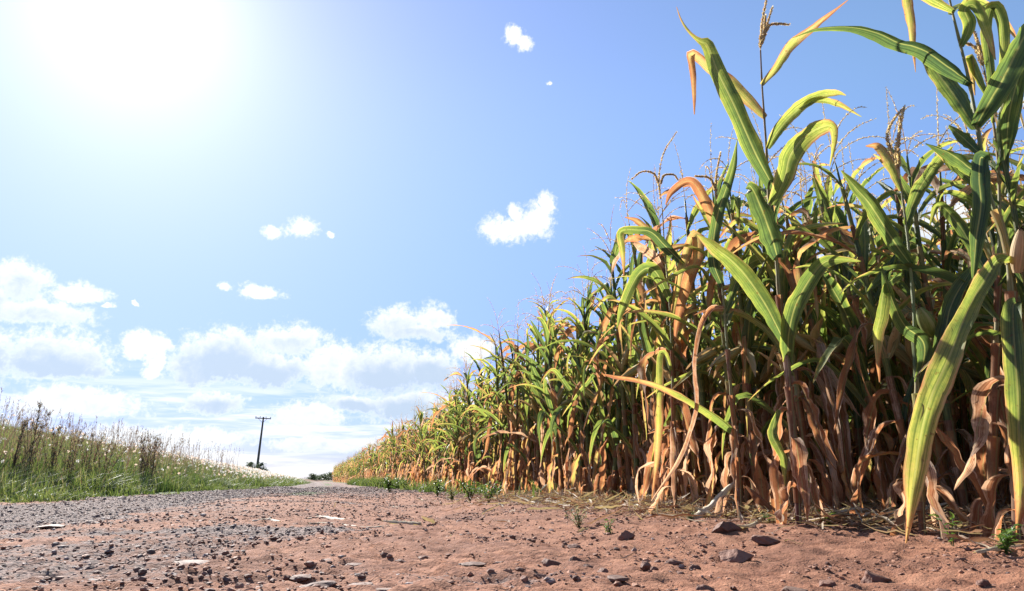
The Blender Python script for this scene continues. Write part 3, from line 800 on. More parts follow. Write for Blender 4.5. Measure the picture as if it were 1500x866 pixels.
hero(dict(Y=3.85, seed=1, thick=1.0, stalk=[(1170, 772), (1166, 690), (1157, 580), (1149, 495), (1142, 446), (1137, 377), (1127, 300), (1123, 225), (1119, 166), (1116, 121), (1114, 74)],
    sd=[1.0, 0.98, 0.45, 0.78], shd=0.9, sheaths=[0.06, .12, 0.18, .24, 0.3, .36],
    leaves=[
        ([(1116, 125), (1138, 100, -.05), (1159, 67, -.1), (1194, 38, -.12), (1242, 0, -.1)], [10, 20, 22, 14, 2], .50, .85, dict(roll=[20, -20])),
        ([(1121, 173), (1097, 149, .05), (1069, 121, .1), (1041, 100, .1), (1026, 86, .08), (1011, 80, .05), (1015, 114, .0), (1017, 168, .0)], [12, 26, 27, 24, 20, 20, 15, 2], .52, .74, dict(roll=[-15, 25])),
        ([(1133, 275), (1107, 225, -.1), (1076, 156, -.15), (1052, 107, -.15), (1036, 66, -.12), (1024, 60, -.1), (1010, 48, -.1), (998, 30, -.08), (991, 10, -.06)], [22, 40, 42, 38, 26, 10, 6, 4, 1], .10, .62, dict(roll=[10, -15], n=34)),
        ([(1125, 218), (1138, 194, -.04), (1163, 166, -.1), (1194, 144, -.12), (1222, 137, -.1), (1239, 140, -.1)], [10, 24, 28, 22, 15, 2], .36, .50, dict(roll=[0, 25])),
        ([(1170, 162, -.1), (1194, 148, -.13), (1225, 152, -.1), (1262, 171, -.08)], [10, 15, 13, 1], .42, .55, dict(roll=[30, 0])),
        ([(1132, 300), (1149, 263, -.1), (1159, 225, -.15), (1187, 194, -.2), (1215, 184, -.2), (1222, 201, -.18), (1215, 244, -.15)], [20, 42, 48, 44, 26, 16, 2], .30, .50, dict(roll=[10, -20, 30])),
        ([(1139, 378), (1131, 349, -.1), (1114, 301, -.16), (1100, 274, -.2), (1092, 276, -.25)], [24, 44, 42, 30, 6], .04, .22, dict(roll=[0, 20])),
        ([(1154, 529), (1156, 488, -.1), (1166, 446, -.18), (1187, 408, -.25), (1208, 384, -.28), (1235, 380, -.3), (1262, 383, -.3)], [20, 36, 40, 36, 28, 14, 2], .12, .36, dict(roll=[15, -15])),
        ([(1149, 501), (1121, 446, -.12), (1087, 398, -.2), (1048, 363, -.25), (1022, 344, -.25)], [22, 40, 40, 30, 3], .10, .45, dict(roll=[-10, 20])),
        ([(1140, 600), (1131, 634, -.06), (1141, 657, -.08), (1149, 677, -.08), (1150, 712, -.06)], [10, 22, 20, 16, 2], .22, .5, dict(roll=[30, -30])),
    ], auto=[(.08, 200, 'dead'), (.12, 20, 'dead'), (.17, 260, 'dead'), (.22, 100, 'dead'), (.27, 320, 'dead'), (.16, 150, 'dead')],
    tassel=[[(1114, 80, 0), (1114, 58, 0), (1117, 30, 0), (1123, -2, 0)], [(1114, 70, 0), (1121, 44, .03), (1131, 12, .03)], [(1115, 66, 0), (1126, 39, -.03), (1140, 35, -.04), (1154, 36, -.05)], [(1114, 72, 0), (1119, 50, -.02), (1121, 25, -.03)]]),
    "tallest corn plant alone against the sky with upright tassel and yellowing leaves")

hero(dict(Y=2.95, seed=2, thick=1.0, stalk=[(1488, 790), (1487, 680), (1485, 560), (1476, 372), (1448, 280), (1432, 187), (1420, 121), (1406, 62), (1391, 0), (1380, -60)],
    sd=[.85, .7, .35, .45], shd=.62,
    leaves=[
        ([(1423, 123), (1392, 100, -.1), (1354, 74, -.18), (1316, 62, -.22), (1281, 47, -.25), (1240, 40, -.25), (1195, 43, -.25), (1160, 56, -.22)], [14, 34, 34, 32, 28, 16, 7, 1], .0, .22, dict(roll=[25, 35], n=34)),
        ([(1429, 190), (1413, 163, .06), (1392, 132, .12), (1365, 97, .15), (1345, 78, .15)], [18, 36, 38, 28, 4], .18, .34, dict(roll=[-10, 10])),
        ([(1430, 184), (1448, 152, -.1), (1468, 118, -.15), (1489, 76, -.2), (1502, 50, -.22), (1528, 5, -.22)], [22, 44, 50, 50, 42, 4], .06, .3, dict(roll=[0, -20])),
        ([(1446, 236), (1436, 232, -.1), (1434, 263, -.14), (1437, 300, -.15), (1430, 350, -.12), (1425, 414, -.1)], [16, 30, 36, 36, 32, 4], .0, .12, dict(roll=[10, 10])),
        ([(1440, 262), (1424, 249, -.05), (1396, 228, -.1), (1356, 210, -.1)], [14, 28, 32, 3], .03, .2, dict(roll=[0, 40])),
        ([(1436, 226), (1413, 204, .05), (1390, 184, .08)], [14, 28, 4], .08, .3, {}),
        ([(1397, 17), (1370, 2, -.05), (1340, -14, -.1), (1328, -5, -.12), (1332, 31, -.12), (1341, 106, -.1)], [8, 22, 26, 22, 20, 1], .40, .72, dict(roll=[0, 30])),
        ([(1408, 69), (1420, 38, -.05), (1413, 14, -.08), (1427, 8, -.1), (1444, 45, -.1), (1458, 88, -.1)], [10, 26, 26, 20, 22, 2], .22, .55, dict(roll=[0, 20])),
        ([(1482, 379), (1462, 380, -.12), (1444, 408, -.2), (1427, 436, -.22), (1410, 474, -.25), (1392, 522, -.27), (1365, 580, -.3), (1350, 632, -.3), (1341, 690, -.3), (1334, 740, -.3), (1327, 796, -.28)],
         [14, 24, 36, 38, 42, 48, 54, 54, 42, 20, 3], .40, .72, dict(roll=[20, -12, 15], label='huge yellow-green leaf hanging to the ground', n=60, m=8, curl=.45, wave=.12, crump=.30, dp=5)),
        ([(1490, 442), (1484, 452, -.1), (1486, 505, -.14), (1491, 580, -.16), (1493, 650, -.16), (1496, 720, -.15), (1489, 782, -.12)], [14, 36, 46, 46, 42, 30, 2], .12, .66, dict(roll=[-10, 10], n=34)),
        ([(1474, 218), (1478, 170, -.1), (1487, 130, -.14), (1502, 84, -.16)], [12, 30, 30, 20], .12, .3, {}),
    ], auto=[(.06, 200, 'dead'), (.1, 100, 'dead'), (.15, 230, 'dead'), (.2, 30, 'dead'), (.25, 160, 'dead'), (.9, 30, 'green'), (.95, 200, 'green')],
    tassel=[[(1380, -60, 0), (1374, -110, 0), (1372, -150, 0)], [(1380, -64, 0), (1392, -90, .03), (1410, -110, .04)]],
    ear=((1490, 400), (1495, 335), 11, 1.0)),
    "corn plant at the right frame edge with one huge hanging yellow-green leaf")

hero(dict(Y=3.35, seed=3, thick=1.0, stalk=[(1350, 778), (1347, 690), (1344, 590), (1340, 474), (1333, 384), (1326, 320), (1318, 262)],
    sd=[.9, .7, .3, .5], shd=.5,
    leaves=[
        ([(1333, 387), (1309, 353, -.06), (1275, 301, -.12), (1254, 276, -.14), (1232, 250, -.14)], [18, 34, 32, 24, 2], .12, .3, dict(roll=[10, -10])),
        ([(1346, 560), (1354, 505, -.08), (1323, 474, -.15), (1302, 425, -.18), (1292, 390, -.2)], [16, 32, 30, 22, 2], .05, .25, dict(roll=[0, 30])),
        ([(1350, 545), (1378, 522, -.05), (1384, 488, -.1), (1394, 446, -.12), (1413, 411, -.14), (1430, 385, -.14)], [16, 34, 36, 34, 26, 3], .02, .2, dict(roll=[0, 20])),
        ([(1322, 400), (1297, 420, -.15), (1289, 460, -.2), (1283, 495, -.2), (1288, 560, -.18)], [10, 24, 28, 24, 2], .15, .75, dict(roll=[35, 30])),
        ([(1326, 330), (1345, 280, .05), (1372, 240, .1), (1395, 215, .1)], [14, 28, 24, 2], .2, .4, {}),
        ([(1320, 280), (1300, 235, .05), (1285, 215, .1), (1268, 214, .1)], [10, 22, 18, 2], .5, .75, {}),
    ], auto=[(.07, 190, 'dead'), (.12, 10, 'dead'), (.17, 100, 'dead'), (.22, 250, 'dead'), (.28, 300, 'dead'), (.34, 60, 'dead')],
    tassel=[[(1318, 262, 0), (1312, 225, 0), (1318, 190, 0), (1324, 158, 0)], [(1317, 250, 0), (1300, 205, .04), (1306, 180, .05), (1322, 160, .06)], [(1318, 255, 0), (1316, 215, -.03), (1319, 172, -.04)]],
    ear=((1368, 492), (1346, 450), 12, .05)),
    "corn plant with a green ear and blue-green leaves behind the huge hanging leaf")

hero(dict(Y=4.5, seed=4, thick=.95, stalk=[(1085, 762), (1082, 700), (1077, 636), (1068, 540), (1060, 440), (1052, 360), (1050, 300)],
    leaves=[
        ([(1077, 636), (1058, 618, -.08), (1026, 596, -.15), (960, 563, -.2), (900, 551, -.22), (884, 548, -.22)], [12, 20, 19, 14, 9, 2], .25, .78, dict(roll=[25, 40], n=32, label='long orange leaf reaching over the road edge')),
        ([(1061, 450), (1040, 452, -.1), (1022, 485, -.15), (1015, 540, -.18), (1018, 596, -.2), (996, 667, -.2), (954, 734, -.2)], [6, 12, 14, 15, 14, 11, 2], .86, 1.02, dict(roll=[0, 60, 20], n=40, curl=.9, crump=.4)),
        ([(1058, 420), (1045, 380, -.06), (1050, 320, -.1), (1072, 250, -.12), (1080, 205, -.12)], [12, 26, 26, 18, 1], .08, .3, {}),
        ([(1062, 460), (1085, 400, .05), (1120, 380, .1), (1150, 420, .1)], [12, 28, 26, 2], .22, .5, {}),
        ([(1052, 350), (1035, 300, -.04), (1012, 266, -.06), (985, 280, -.06), (975, 300, -.06)], [10, 22, 20, 16, 2], .60, .8, {}),
    ], auto=[(.07, 190, 'dead'), (.13, 10, 'dead'), (.2, 120, 'dead'), (.26, 250, 'dead'), (.33, 320, 'dead'), (.6, 60, 'green')],
    tassel=[[(1050, 300, 0), (1049, 262, 0), (1055, 225, 0)], [(1050, 285, 0), (1040, 262, 0), (1020, 258, .03)]]),
    "corn plant stretching a long orange leaf out over the road edge")

hero(dict(Y=5.2, seed=5, thick=.95, stalk=[(990, 757), (988, 680), (986, 600), (984, 500), (980, 430), (974, 370), (970, 305)],
    leaves=[
        ([(985, 545), (976, 518, -.1), (966, 522, -.18), (965, 581, -.22), (963, 656, -.22), (955, 730, -.2)], [4, 8, 14, 19, 16, 2], .40, .76, dict(roll=[10, 20], n=30)),
        ([(984, 470), (1000, 390, -.1), (1014, 350, -.15), (1022, 346, -.18), (1019, 378, -.2), (1005, 414, -.2), (992, 470, -.2), (988, 500, -.18)], [12, 20, 22, 26, 30, 28, 16, 2], .55, .8, dict(roll=[0, 15], n=32)),
        ([(1002, 387, -.1), (976, 362, -.15), (955, 341, -.2), (935, 337, -.2), (909, 340, -.2), (912, 367, -.2), (914, 404, -.2)], [10, 24, 22, 18, 16, 15, 2], .0, .8, dict(roll=[20, 0], n=32)),
        ([(982, 440), (958, 396, -.1), (935, 402, -.15), (912, 450, -.18), (904, 480, -.18)], [14, 28, 28, 20, 2], .28, .45, {}),
        ([(974, 375), (955, 345, .05), (935, 325, .08), (915, 318, .08)], [8, 16, 14, 2], .5, .75, {}),
    ], auto=[(.07, 190, 'dead'), (.13, 10, 'dead'), (.2, 120, 'dead'), (.26, 250, 'dead'), (.33, 320, 'dead'), (.5, 200, 'green'), (.6, 10, 'green')],
    tassel=[[(970, 305, 0), (965, 265, 0), (972, 225, 0), (990, 195, 0)], [(968, 280, 0), (958, 255, 0), (940, 252, .03), (926, 262, .03)], [(967, 275, 0), (972, 258, 0), (986, 256, -.03), (992, 262, -.03)]]),
    "corn plant with a yellow leaf hanging straight down and a folded orange tip")


hero(dict(Y=3.2, seed=6, thick=.95, stalk=[(1452, 784), (1455, 640), (1460, 480), (1464, 340), (1462, 240), (1452, 160), (1442, 104)],
    leaves=[
        ([(1462, 250), (1480, 200, -.05), (1492, 140, -.1), (1497, 80, -.1), (1494, 40, -.1)], [10, 24, 26, 18, 2], .1, .35, dict(roll=[0, 30])),
        ([(1455, 180), (1452, 110, -.05), (1446, 50, -.08), (1454, 10, -.1), (1466, 30, -.12), (1468, 70, -.12), (1462, 108, -.12)], [8, 18, 22, 22, 24, 22, 2], .18, .45, dict(roll=[0, 30], n=40)),
        ([(1462, 300), (1420, 262, .06), (1392, 236, .1), (1362, 214, .1)], [10, 24, 24, 2], .12, .5, {}),
        ([(1464, 340), (1490, 300, .05), (1520, 330, .1), (1530, 420, .1)], [10, 24, 22, 2], .2, .7, {}),
        ([(1460, 420), (1430, 372, .08), (1405, 330, .12), (1375, 300, .12), (1362, 330, .12)], [10, 26, 26, 18, 2], .1, .5, {}),
        ([(1452, 160), (1470, 112, .04), (1490, 96, .06), (1512, 100, .06)], [8, 16, 14, 2], .45, .8, {}),
        ([(1450, 150), (1432, 112, .04), (1420, 84, .06), (1424, 108, .06), (1428, 140, .06)], [6, 16, 16, 12, 2], .3, .7, {}),
    ], auto=[(.07, 190, 'dead'), (.12, 10, 'dead'), (.17, 100, 'dead'), (.22, 250, 'dead'), (.28, 300, 'dead'), (.34, 60, 'dead'), (.42, 150, 'green'), (.5, 330, 'green')],
    tassel=[[(1442, 104, 0), (1436, 75, 0), (1424, 36, 0)], [(1441, 98, 0), (1428, 70, .03), (1410, 62, .04)], [(1442, 92, 0), (1446, 60, -.03), (1440, 30, -.03)]]),
    "tall corn plant with drooping tassel between the green-eared plant and the frame edge")


# ================================================================== far left: pole, shrubs, trees
def build_pole():
    b = at(377, 678, 120.0); zb = float(zterrain(b[0], b[1])); top = at(386, 611, 120.0)
    root = empty("utility_pole", (b[0], b[1], zb), "leaning wooden utility pole with a crossarm on the grassy hill", "utility pole")
    O = np.array([b[0], b[1], zb]); g = Geo()
    A = np.array([0, 0, -0.3]); B = top - O
    mw, N = new_mat("weathered_wood"); bs = N.n('ShaderNodeBsdfPrincipled')
    nz, _ = N.noise(N.vm('MULTIPLY', N.n('ShaderNodeNewGeometry').outputs['Position'], (8, 8, .7)), 2.0, 4)
    N.put(bs.inputs['Base Color'], N.ramp(nz, [(.3, (.06, .05, .045)), (.7, (.14, .12, .105))])); bs.inputs['Roughness'].default_value = .85; finish(N, bs.outputs[0])
    mi, N = new_mat("grey_porcelain"); bs = N.n('ShaderNodeBsdfPrincipled'); bs.inputs['Base Color'].default_value = (.2, .18, .17, 1); bs.inputs['Roughness'].default_value = .3; finish(N, bs.outputs[0])
    u = np.linspace(0, 1, 12)[:, None]; tube(g, A + (B - A) * u, np.linspace(.23, .13, 12), 10, 0.3)
    pl = link("pole", g.mesh("pole", [mw]), root)
    # crossarm: a squared beam with two braces
    def beam(g, p, q, w, h):
        p, q = np.asarray(p, float), np.asarray(q, float); t = norm((q - p)[None])[0]; s = norm(np.cross(t, [0, 0, 1])[None])[0]; n = np.cross(s, t)
        V = [c + s * a * w / 2 + n * b_ * h / 2 for c in (p, q) for a, b_ in ((-1, -1), (1, -1), (1, 1), (-1, 1))]
        g.add(V, [[0, 1, 2, 3], [7, 6, 5, 4], [0, 4, 5, 1], [1, 5, 6, 2], [2, 6, 7, 3], [3, 7, 4, 0]])
    C = B - np.array([0, 0, .25]); ax = norm(np.array([[1.0, .35, -.03]]))[0]
    g = Geo(); beam(g, C - ax * 1.25 + np.array([0, -.24, 0]), C + ax * 1.35 + np.array([0, -.24, 0]), .12, .16); link("crossarm", g.mesh("crossarm", [mw], False), root)
    for sgn in (-1, 1):
        g = Geo(); beam(g, C + ax * sgn * .75 + np.array([0, -.33, -.05]), C + np.array([0, -.26, -.75]), .05, .05); link("brace", g.mesh("brace", [mw], False), root)
    for k in (-1.15, -.45, .5, 1.25):
        g = Geo(); p = C + ax * k + np.array([0, -.24, .08]); tube(g, p + np.array([[0, 0, 0], [0, 0, .1], [0, 0, .12], [0, 0, .2], [0, 0, .24]]), [.03, .03, .08, .08, .03], 8)
        link("insulator", g.mesh("insulator", [mi]), root)
    return O

POLE = build_pole()

def make_tree(name, x, y, h, w, seed, label, cat, group=None, clumps=26, leaves=60, dry=0.4, trunk=True, leaf=0.055):
    rng = np.random.default_rng(seed); z = float(zterrain(x, y)); root = empty(name, (x, y, z), label, cat, group)
    g = Geo(); P = np.array([[0, 0, -.1], [.03 * w, 0, h * .25], [-.02 * w, .02 * w, h * .5], [.02 * w, 0, h * .85]])
    tube(g, catmull(P, 9), np.linspace(.05, .012, 9) * h * .6, 7, .8)
    cs = []
    for c in range(clumps):
        a = rng.random() * 6.28; f = rng.uniform(.15 if not trunk else .32, .95); r = w * .5 * math.sin(math.pi * min(1, .12 + f * .9)) ** .6 * rng.uniform(.3, 1.0)
        p = np.array([r * math.cos(a), r * math.sin(a), h * f]); cs.append(p)
        st = np.array([0, 0, h * f * .6]); tube(g, catmull(np.array([st, (st + p) / 2 + rng.normal(0, .03 * h, 3), p]), 5), np.linspace(.012, .004, 5) * h * .6, 4, .8)
    link("trunk", g.mesh("trunk", [M_STALK]), root)
    g = Geo(); C = np.array(cs); n = clumps * leaves
    ctr = C[rng.integers(len(C), size=n)] + rng.normal(0, 1, (n, 3)) * np.array([.13 * w, .13 * w, .09 * h])
    d1 = norm(rng.normal(0, 1, (n, 3))); d2 = norm(np.cross(d1, rng.normal(0, 1, (n, 3)))); sz = leaf * h * rng.uniform(.6, 1.3, (n, 1))
    V = np.stack([ctr - d1 * sz, ctr + d2 * sz * .45, ctr + d1 * sz, ctr - d2 * sz * .45], 1)
    g.add(V, np.arange(4 * n).reshape(-1, 4), None, np.repeat(rng.uniform(0, 1, n) * .6 + dry, 4)); link("crown", g.mesh("crown", [M_TREE], False), root)
    return root

for i, (px, Yd, h, w, lab) in enumerate([(368, 117, 1.5, 1.8, "small round bush left of the utility pole foot"), (382, 118, 1.7, 2.0, "dark bush right of the utility pole foot"), (391, 116, .9, 1.4, "low bush furthest right of the utility pole")]):
    p = at(px, 680, Yd); make_tree("bush", p[0], p[1], h, w, 40 + i, lab, "bush", "bushes at the pole foot", 14, 50, .1, False, .08)
for i, (px, Yd, h, w, lab) in enumerate([(482, 330, 3.6, 6.5, "dark rounded tree at the far end of the road"), (474, 300, 2.6, 6, "lower dark tree left of the tallest far tree"), (463, 240, 1.9, 3.4, "far green shrub beside the bend of the road"),
                                         (458, 150, 1.5, 2.2, "bright green bush at the bend of the road"), (467, 170, 1.0, 2.2, "low green bush behind the road bend")]):
    p = at(px, 700, Yd); make_tree("distant_tree" if i < 2 else "bush", p[0], p[1], h, w, 60 + i, lab, "tree" if i < 2 else "bush", None, 22, 60, .15, False, .07)


# ================================================================== grass and weeds
def blades(g, base, hgt, lean, az, wid, dry0, dry1, mat=0, nseg=4):
    n = len(base); s = np.linspace(0, 1, nseg + 1)
    dirv = np.stack([np.cos(az), np.sin(az), np.zeros(n)], -1)
    P = base[:, None] + dirv[:, None] * (lean * hgt)[:, None, None] * (s ** 1.8)[None, :, None]
    P[..., 2] += hgt[:, None] * (s[None] - 0.35 * np.minimum(lean, 1.5)[:, None] * s[None] ** 2.5)
    side = np.stack([-np.sin(az + .6), np.cos(az + .6), np.zeros(n)], -1)
    w = wid[:, None] * (1 - s[None] ** 1.6) + 0.0012
    V = np.stack([P - side[:, None] * w[..., None], P + side[:, None] * w[..., None]], 2)
    i = np.arange(nseg) * 2; q = np.stack([i, i + 1, i + 3, i + 2], -1)
    Q = (np.arange(n)[:, None, None] * (2 * (nseg + 1)) + q[None]).reshape(-1, 4)
    d = dry0[:, None] + (dry1 - dry0)[:, None] * s[None]
    g.add(V, Q, None, np.repeat(d[..., None], 2, 2).ravel(), None, mat)
    return P[:, -1]

def puffs(g, C, r, k, rng, mat=0, flat=1.0):
    n = len(C); d1 = norm(rng.normal(0, 1, (n, k, 3))); off = norm(rng.normal(0, 1, (n, k, 3))) * np.array([1, 1, flat])
    c = C[:, None] + off * r[:, None, None] * rng.uniform(.3, .85, (n, k, 1)); d2 = norm(np.cross(d1, off)); sz = r[:, None, None] * .42
    V = np.stack([c - d1 * sz, c + d2 * sz, c + d1 * sz, c - d2 * sz], 2)
    g.add(V, np.arange(4 * n * k).reshape(-1, 4), None, np.repeat(rng.random(n), 4 * k), None, mat)

def build_grass():
    rng = np.random.default_rng(77)
    g = Geo()
    def spot(n, ymin, ymax, l0, l1, pw=1.0):
        Y = np.exp(rng.uniform(math.log(ymin), math.log(ymax), n)); L = l0 + (l1 - l0) * rng.random(n) ** pw
        X = leftedge(Y) - L; return X, Y, L
    # verge: short bright green tufts
    X, Y, L = spot(9000, 5, 75, -0.25, 1.5, 1.2)
    keep = fbm(X * .9, Y * .6, 3, 3) > .36 + .14 * (L < .35) + .12 * (L < .1); X, Y, L = X[keep], Y[keep], L[keep]
    for k in range(5):
        n = len(X); b = np.stack([X + rng.normal(0, .05, n), Y + rng.normal(0, .05, n), surf(X, Y) - .02], -1)
        h = rng.uniform(.08, .42, n) * (0.35 + .65 * sstep(-.1, .7, L)) * (.5 + fbm(X * 1.3, Y * 1.3, 2, 66)); d = rng.uniform(.12, .42, n)
        blades(g, b, h, rng.uniform(.1, 1.0, n), rng.random(n) * 6.28, rng.uniform(.003, .006, n) * (1 + Y / 25), d, d + .15, 0, 3)
    # the rough bank: dense green blades
    X, Y, L = spot(15000, 5, 85, 0.5, 6.5)
    for k in range(4):
        n = len(X); b = np.stack([X + rng.normal(0, .08, n), Y + rng.normal(0, .08, n), zterrain(X, Y) - .02], -1)
        t = fbm(X * .5, Y * .4, 3, 12); d = np.clip(.05 + .9 * (t - .3) + rng.normal(0, .14, n), 0, 1)
        h = rng.uniform(.30, .80, n) * (.5 + .5 * sstep(.4, 1.6, L)) * (1 - .5 * sstep(12, 40, Y))
        blades(g, b, h, rng.uniform(.05, .8, n), rng.random(n) * 6.28, rng.uniform(.003, .0065, n) * (1 + Y / 22), d, d + .12, 0, 3)
    o = link("grass", g.mesh("grass", [M_GRASS], True)); tag(o, "green rough grass on the bank beside the road", "grass", None, 'stuff')
    # seeding stems: reddish brown stalks, thin awns and white fluff
    g = Geo(); X, Y, L = spot(11500, 5.5, 85, 0.7, 6.5, .9)
    n = len(X); b = np.stack([X, Y, zterrain(X, Y) - .02], -1)
    h = rng.uniform(.45, 1.05, n) * (.72 + .28 * sstep(.5, 2.0, L)) * (1 - .5 * sstep(10, 38, Y))
    tip = blades(g, b, h, rng.uniform(.02, .45, n), rng.random(n) * 6.28, rng.uniform(.0022, .0036, n) * (1 + Y / 16), np.where(rng.random(n) < .14, .60, .16) + rng.uniform(0, .25, n), np.where(rng.random(n) < .25, .66, .36) + rng.uniform(0, .2, n), 0, 3)
    pm = (rng.random(n) < (.08 + .50 * sstep(12, 28, Y)))
    puffs(g, tip[pm], rng.uniform(.015, .031, pm.sum()) * (1 + Y[pm] / 38), 9, rng, 1)
    # feathery seed heads
    pm = (~pm) & (rng.random(n) < .55); c = tip[pm]
    for q in range(7):
        m_ = len(c); bb = c - np.stack([np.zeros(m_), np.zeros(m_), rng.uniform(0, .16, m_)], -1)
        blades(g, bb, rng.uniform(.03, .07, m_), rng.uniform(.3, 1.2, m_), rng.random(m_) * 6.28, np.full(m_, .0016) * (1 + Y[pm] / 14), rng.uniform(.45, .66, m_), rng.uniform(.45, .75, m_), 0, 2)
    # tall thin awns against the sky
    X, Y, L = spot(900, 6, 26, 1.0, 4.5); n = len(X); b = np.stack([X, Y, zterrain(X, Y)], -1)
    tip = blades(g, b, rng.uniform(.85, 1.35, n), rng.uniform(.02, .35, n), rng.random(n) * 6.28, np.full(n, .0022) * (1 + Y / 14), np.full(n, .75), np.full(n, .95), 0, 5)
    for q in range(10):
        bb = tip - np.stack([np.zeros(n), np.zeros(n), rng.uniform(0, .25, n)], -1)
        blades(g, bb, rng.uniform(.02, .06, n), rng.uniform(.2, 1.2, n), rng.random(n) * 6.28, np.full(n, .0016) * (1 + Y / 14), np.full(n, .7), np.full(n, .95), 0, 2)
    o = link("seed_grass", g.mesh("seed_grass", [M_GRASS, M_PUFF], True)); tag(o, "white fluffy seed heads and brown stems over the bank", "wild grass", None, 'stuff')
    # a low green crop over the hill behind
    g = Geo(); Y = np.exp(rng.uniform(math.log(12), math.log(170), 26000)); L = rng.uniform(6.0, 60, len(Y)) * np.clip(Y / 60, .25, 1.4); X = leftedge(Y) - L
    n = len(X); b = np.stack([X, Y, zterrain(X, Y) - .02], -1); d = rng.uniform(.1, .35, n)
    for k in range(2): blades(g, b, rng.uniform(.15, .4, n), rng.uniform(.2, 1.0, n), rng.random(n) * 6.28, .010 + Y * .0006, d, d + .1, 0, 2)
    o = link("hill_crop", g.mesh("hill_crop", [M_GRASS], True)); tag(o, "low green crop covering the hill behind the bank", "crop", None, 'stuff')
    # weeds between the road and the maize
    g = Geo(); s_ = rng.uniform(3.0, 48, 5200); pts = [along(v) for v in s_]
    off = rng.normal(-.16, .16, len(s_)); X = np.array([p[0][0] + p[2][0] * o_ for p, o_ in zip(pts, off)]); Y = np.array([p[0][1] + p[2][1] * o_ for p, o_ in zip(pts, off)])
    dens = sstep(6.2, 9.5, Y) * (.06 + .62 * sstep(.46, .62, fbm(X * .9 + Y * .9, Y * .5, 2, 55))); keep = rng.random(len(X)) < dens; X, Y = X[keep], Y[keep]; n = len(X)
    for k in range(6):
        b = np.stack([X + rng.normal(0, .06, n), Y + rng.normal(0, .06, n), surf(X, Y) - .02], -1); d = rng.uniform(.1, .4, n)
        blades(g, b, rng.uniform(.08, .36, n) * (1 + .35 * sstep(12, 25, Y)), rng.uniform(.2, 1.3, n), rng.random(n) * 6.28, rng.uniform(.004, .008, n) * (1 + Y / 25), d, d + .1, 0, 3)
    o = link("roadside_weeds", g.mesh("roadside_weeds", [M_GRASS], True)); tag(o, "green weeds growing between the road and the corn", "weeds", None, 'stuff')

build_grass()

def tall_weed(px, Y, H, seed, label, nst=6, spread=.25):
    rng = np.random.default_rng(seed); p = at(px, 700, Y); z = float(zterrain(p[0], p[1])); root = empty("tall_weed", (p[0], p[1], z), label, "weed", "tall dry weeds on the bank")
    gs = Geo(); gl = Geo()
    for k in range(nst):
        a = rng.random() * 6.28; sp = spread * rng.random(); h = H * rng.uniform(.7, 1.0)
        P = catmull(np.array([[.04 * math.cos(a), .04 * math.sin(a), -.03], [sp * .4 * math.cos(a), sp * .4 * math.sin(a), h * .5], [sp * math.cos(a), sp * math.sin(a), h]]), 14)
        tube(gs, P, np.linspace(.006, .002, 14), 4, .95)
        for j in range(20):
            f = rng.uniform(.35, 1.0); q = P[int(f * 13)]; b = rng.random() * 6.28; ln = rng.uniform(.05, .16) * H / 1.4 * (1.25 - f * .6)
            e = q + ln * np.array([.55 * math.cos(b), .55 * math.sin(b), .85]); tube(gs, np.array([q, (q + e) / 2 + rng.normal(0, .006, 3), e]), [.0028, .0022, .0014], 3, .9)
            m = 5; t = rng.random(m)[:, None]; C = q + (e - q) * t + rng.normal(0, .008, (m, 3))
            blades(gl, C, rng.uniform(.015, .045, m), rng.uniform(.3, 1.2, m), rng.random(m) * 6.28, np.full(m, .004), np.full(m, .5 + .4 * rng.random()), np.full(m, .9), 0, 2)
    link("stem", gs.mesh("stem", [M_GRASS]), root); link("foliage", gl.mesh("foliage", [M_GRASS]), root)

for a in [(40, 10.2, 1.30, 1, "tallest dark weed on the bank at the left frame edge", 8, .22), (72, 10.6, 1.05, 2, "slender dark weed just right of the tallest weed", 6, .3), (14, 9.6, 1.0, 3, "dark weed left of the tallest weed", 5, .3),
          (98, 10.8, 0.95, 4, "third dark weed to the right of the tallest weed", 5, .3), (206, 14.0, 1.15, 5, "bushy reed tuft standing up from mid bank", 10, .35), (222, 14.6, 1.1, 6, "second bushy reed tuft at mid bank", 8, .35),
          (128, 12, .95, 7, "short purplish weed in the middle of the bank grass", 7, .3), (150, 11.6, 1.0, 8, "thin awned weed left of the bushy reed tufts", 4, .4)]:
    tall_weed(*a)

def leafy_weed(px, py, H, nst, seed, label, dry=.3):
    rng = np.random.default_rng(seed); p = gnd(px, py); z = float(surf(p[0], p[1])); root = empty("weed", (p[0], p[1], z - .005), label, "weed")
    gs = Geo(); gl = Geo()
    for k in range(nst):
        a = rng.random() * 6.28; sp = H * rng.uniform(.1, .7); h = H * rng.uniform(.5, 1.0)
        P = catmull(np.array([[0, 0, -.01], [sp * .4 * math.cos(a), sp * .4 * math.sin(a), h * .6], [sp * math.cos(a), sp * math.sin(a), h]]), 8)
        tube(gs, P, np.linspace(.0028, .0012, 8) * (H / .15) ** .5, 4, .4)
        for j in range(7):
            q = P[min(7, 2 + j)] if j < 6 else P[7]; lz = arc_leaf(q, rng.random() * 6.28, rng.uniform(.1, 1.0), H * rng.uniform(.22, .38), H * rng.uniform(.08, .14), rng.uniform(.4, 1.4), 1.2, dry + rng.normal(0, .1), dry + .1, rng, 6, 2, rng.normal(0, .4), .5, .05)
            gl.merge(lz)
    link("stem", gs.mesh("stem", [M_WEED]), root); link("foliage", gl.mesh("foliage", [M_WEED]), root)

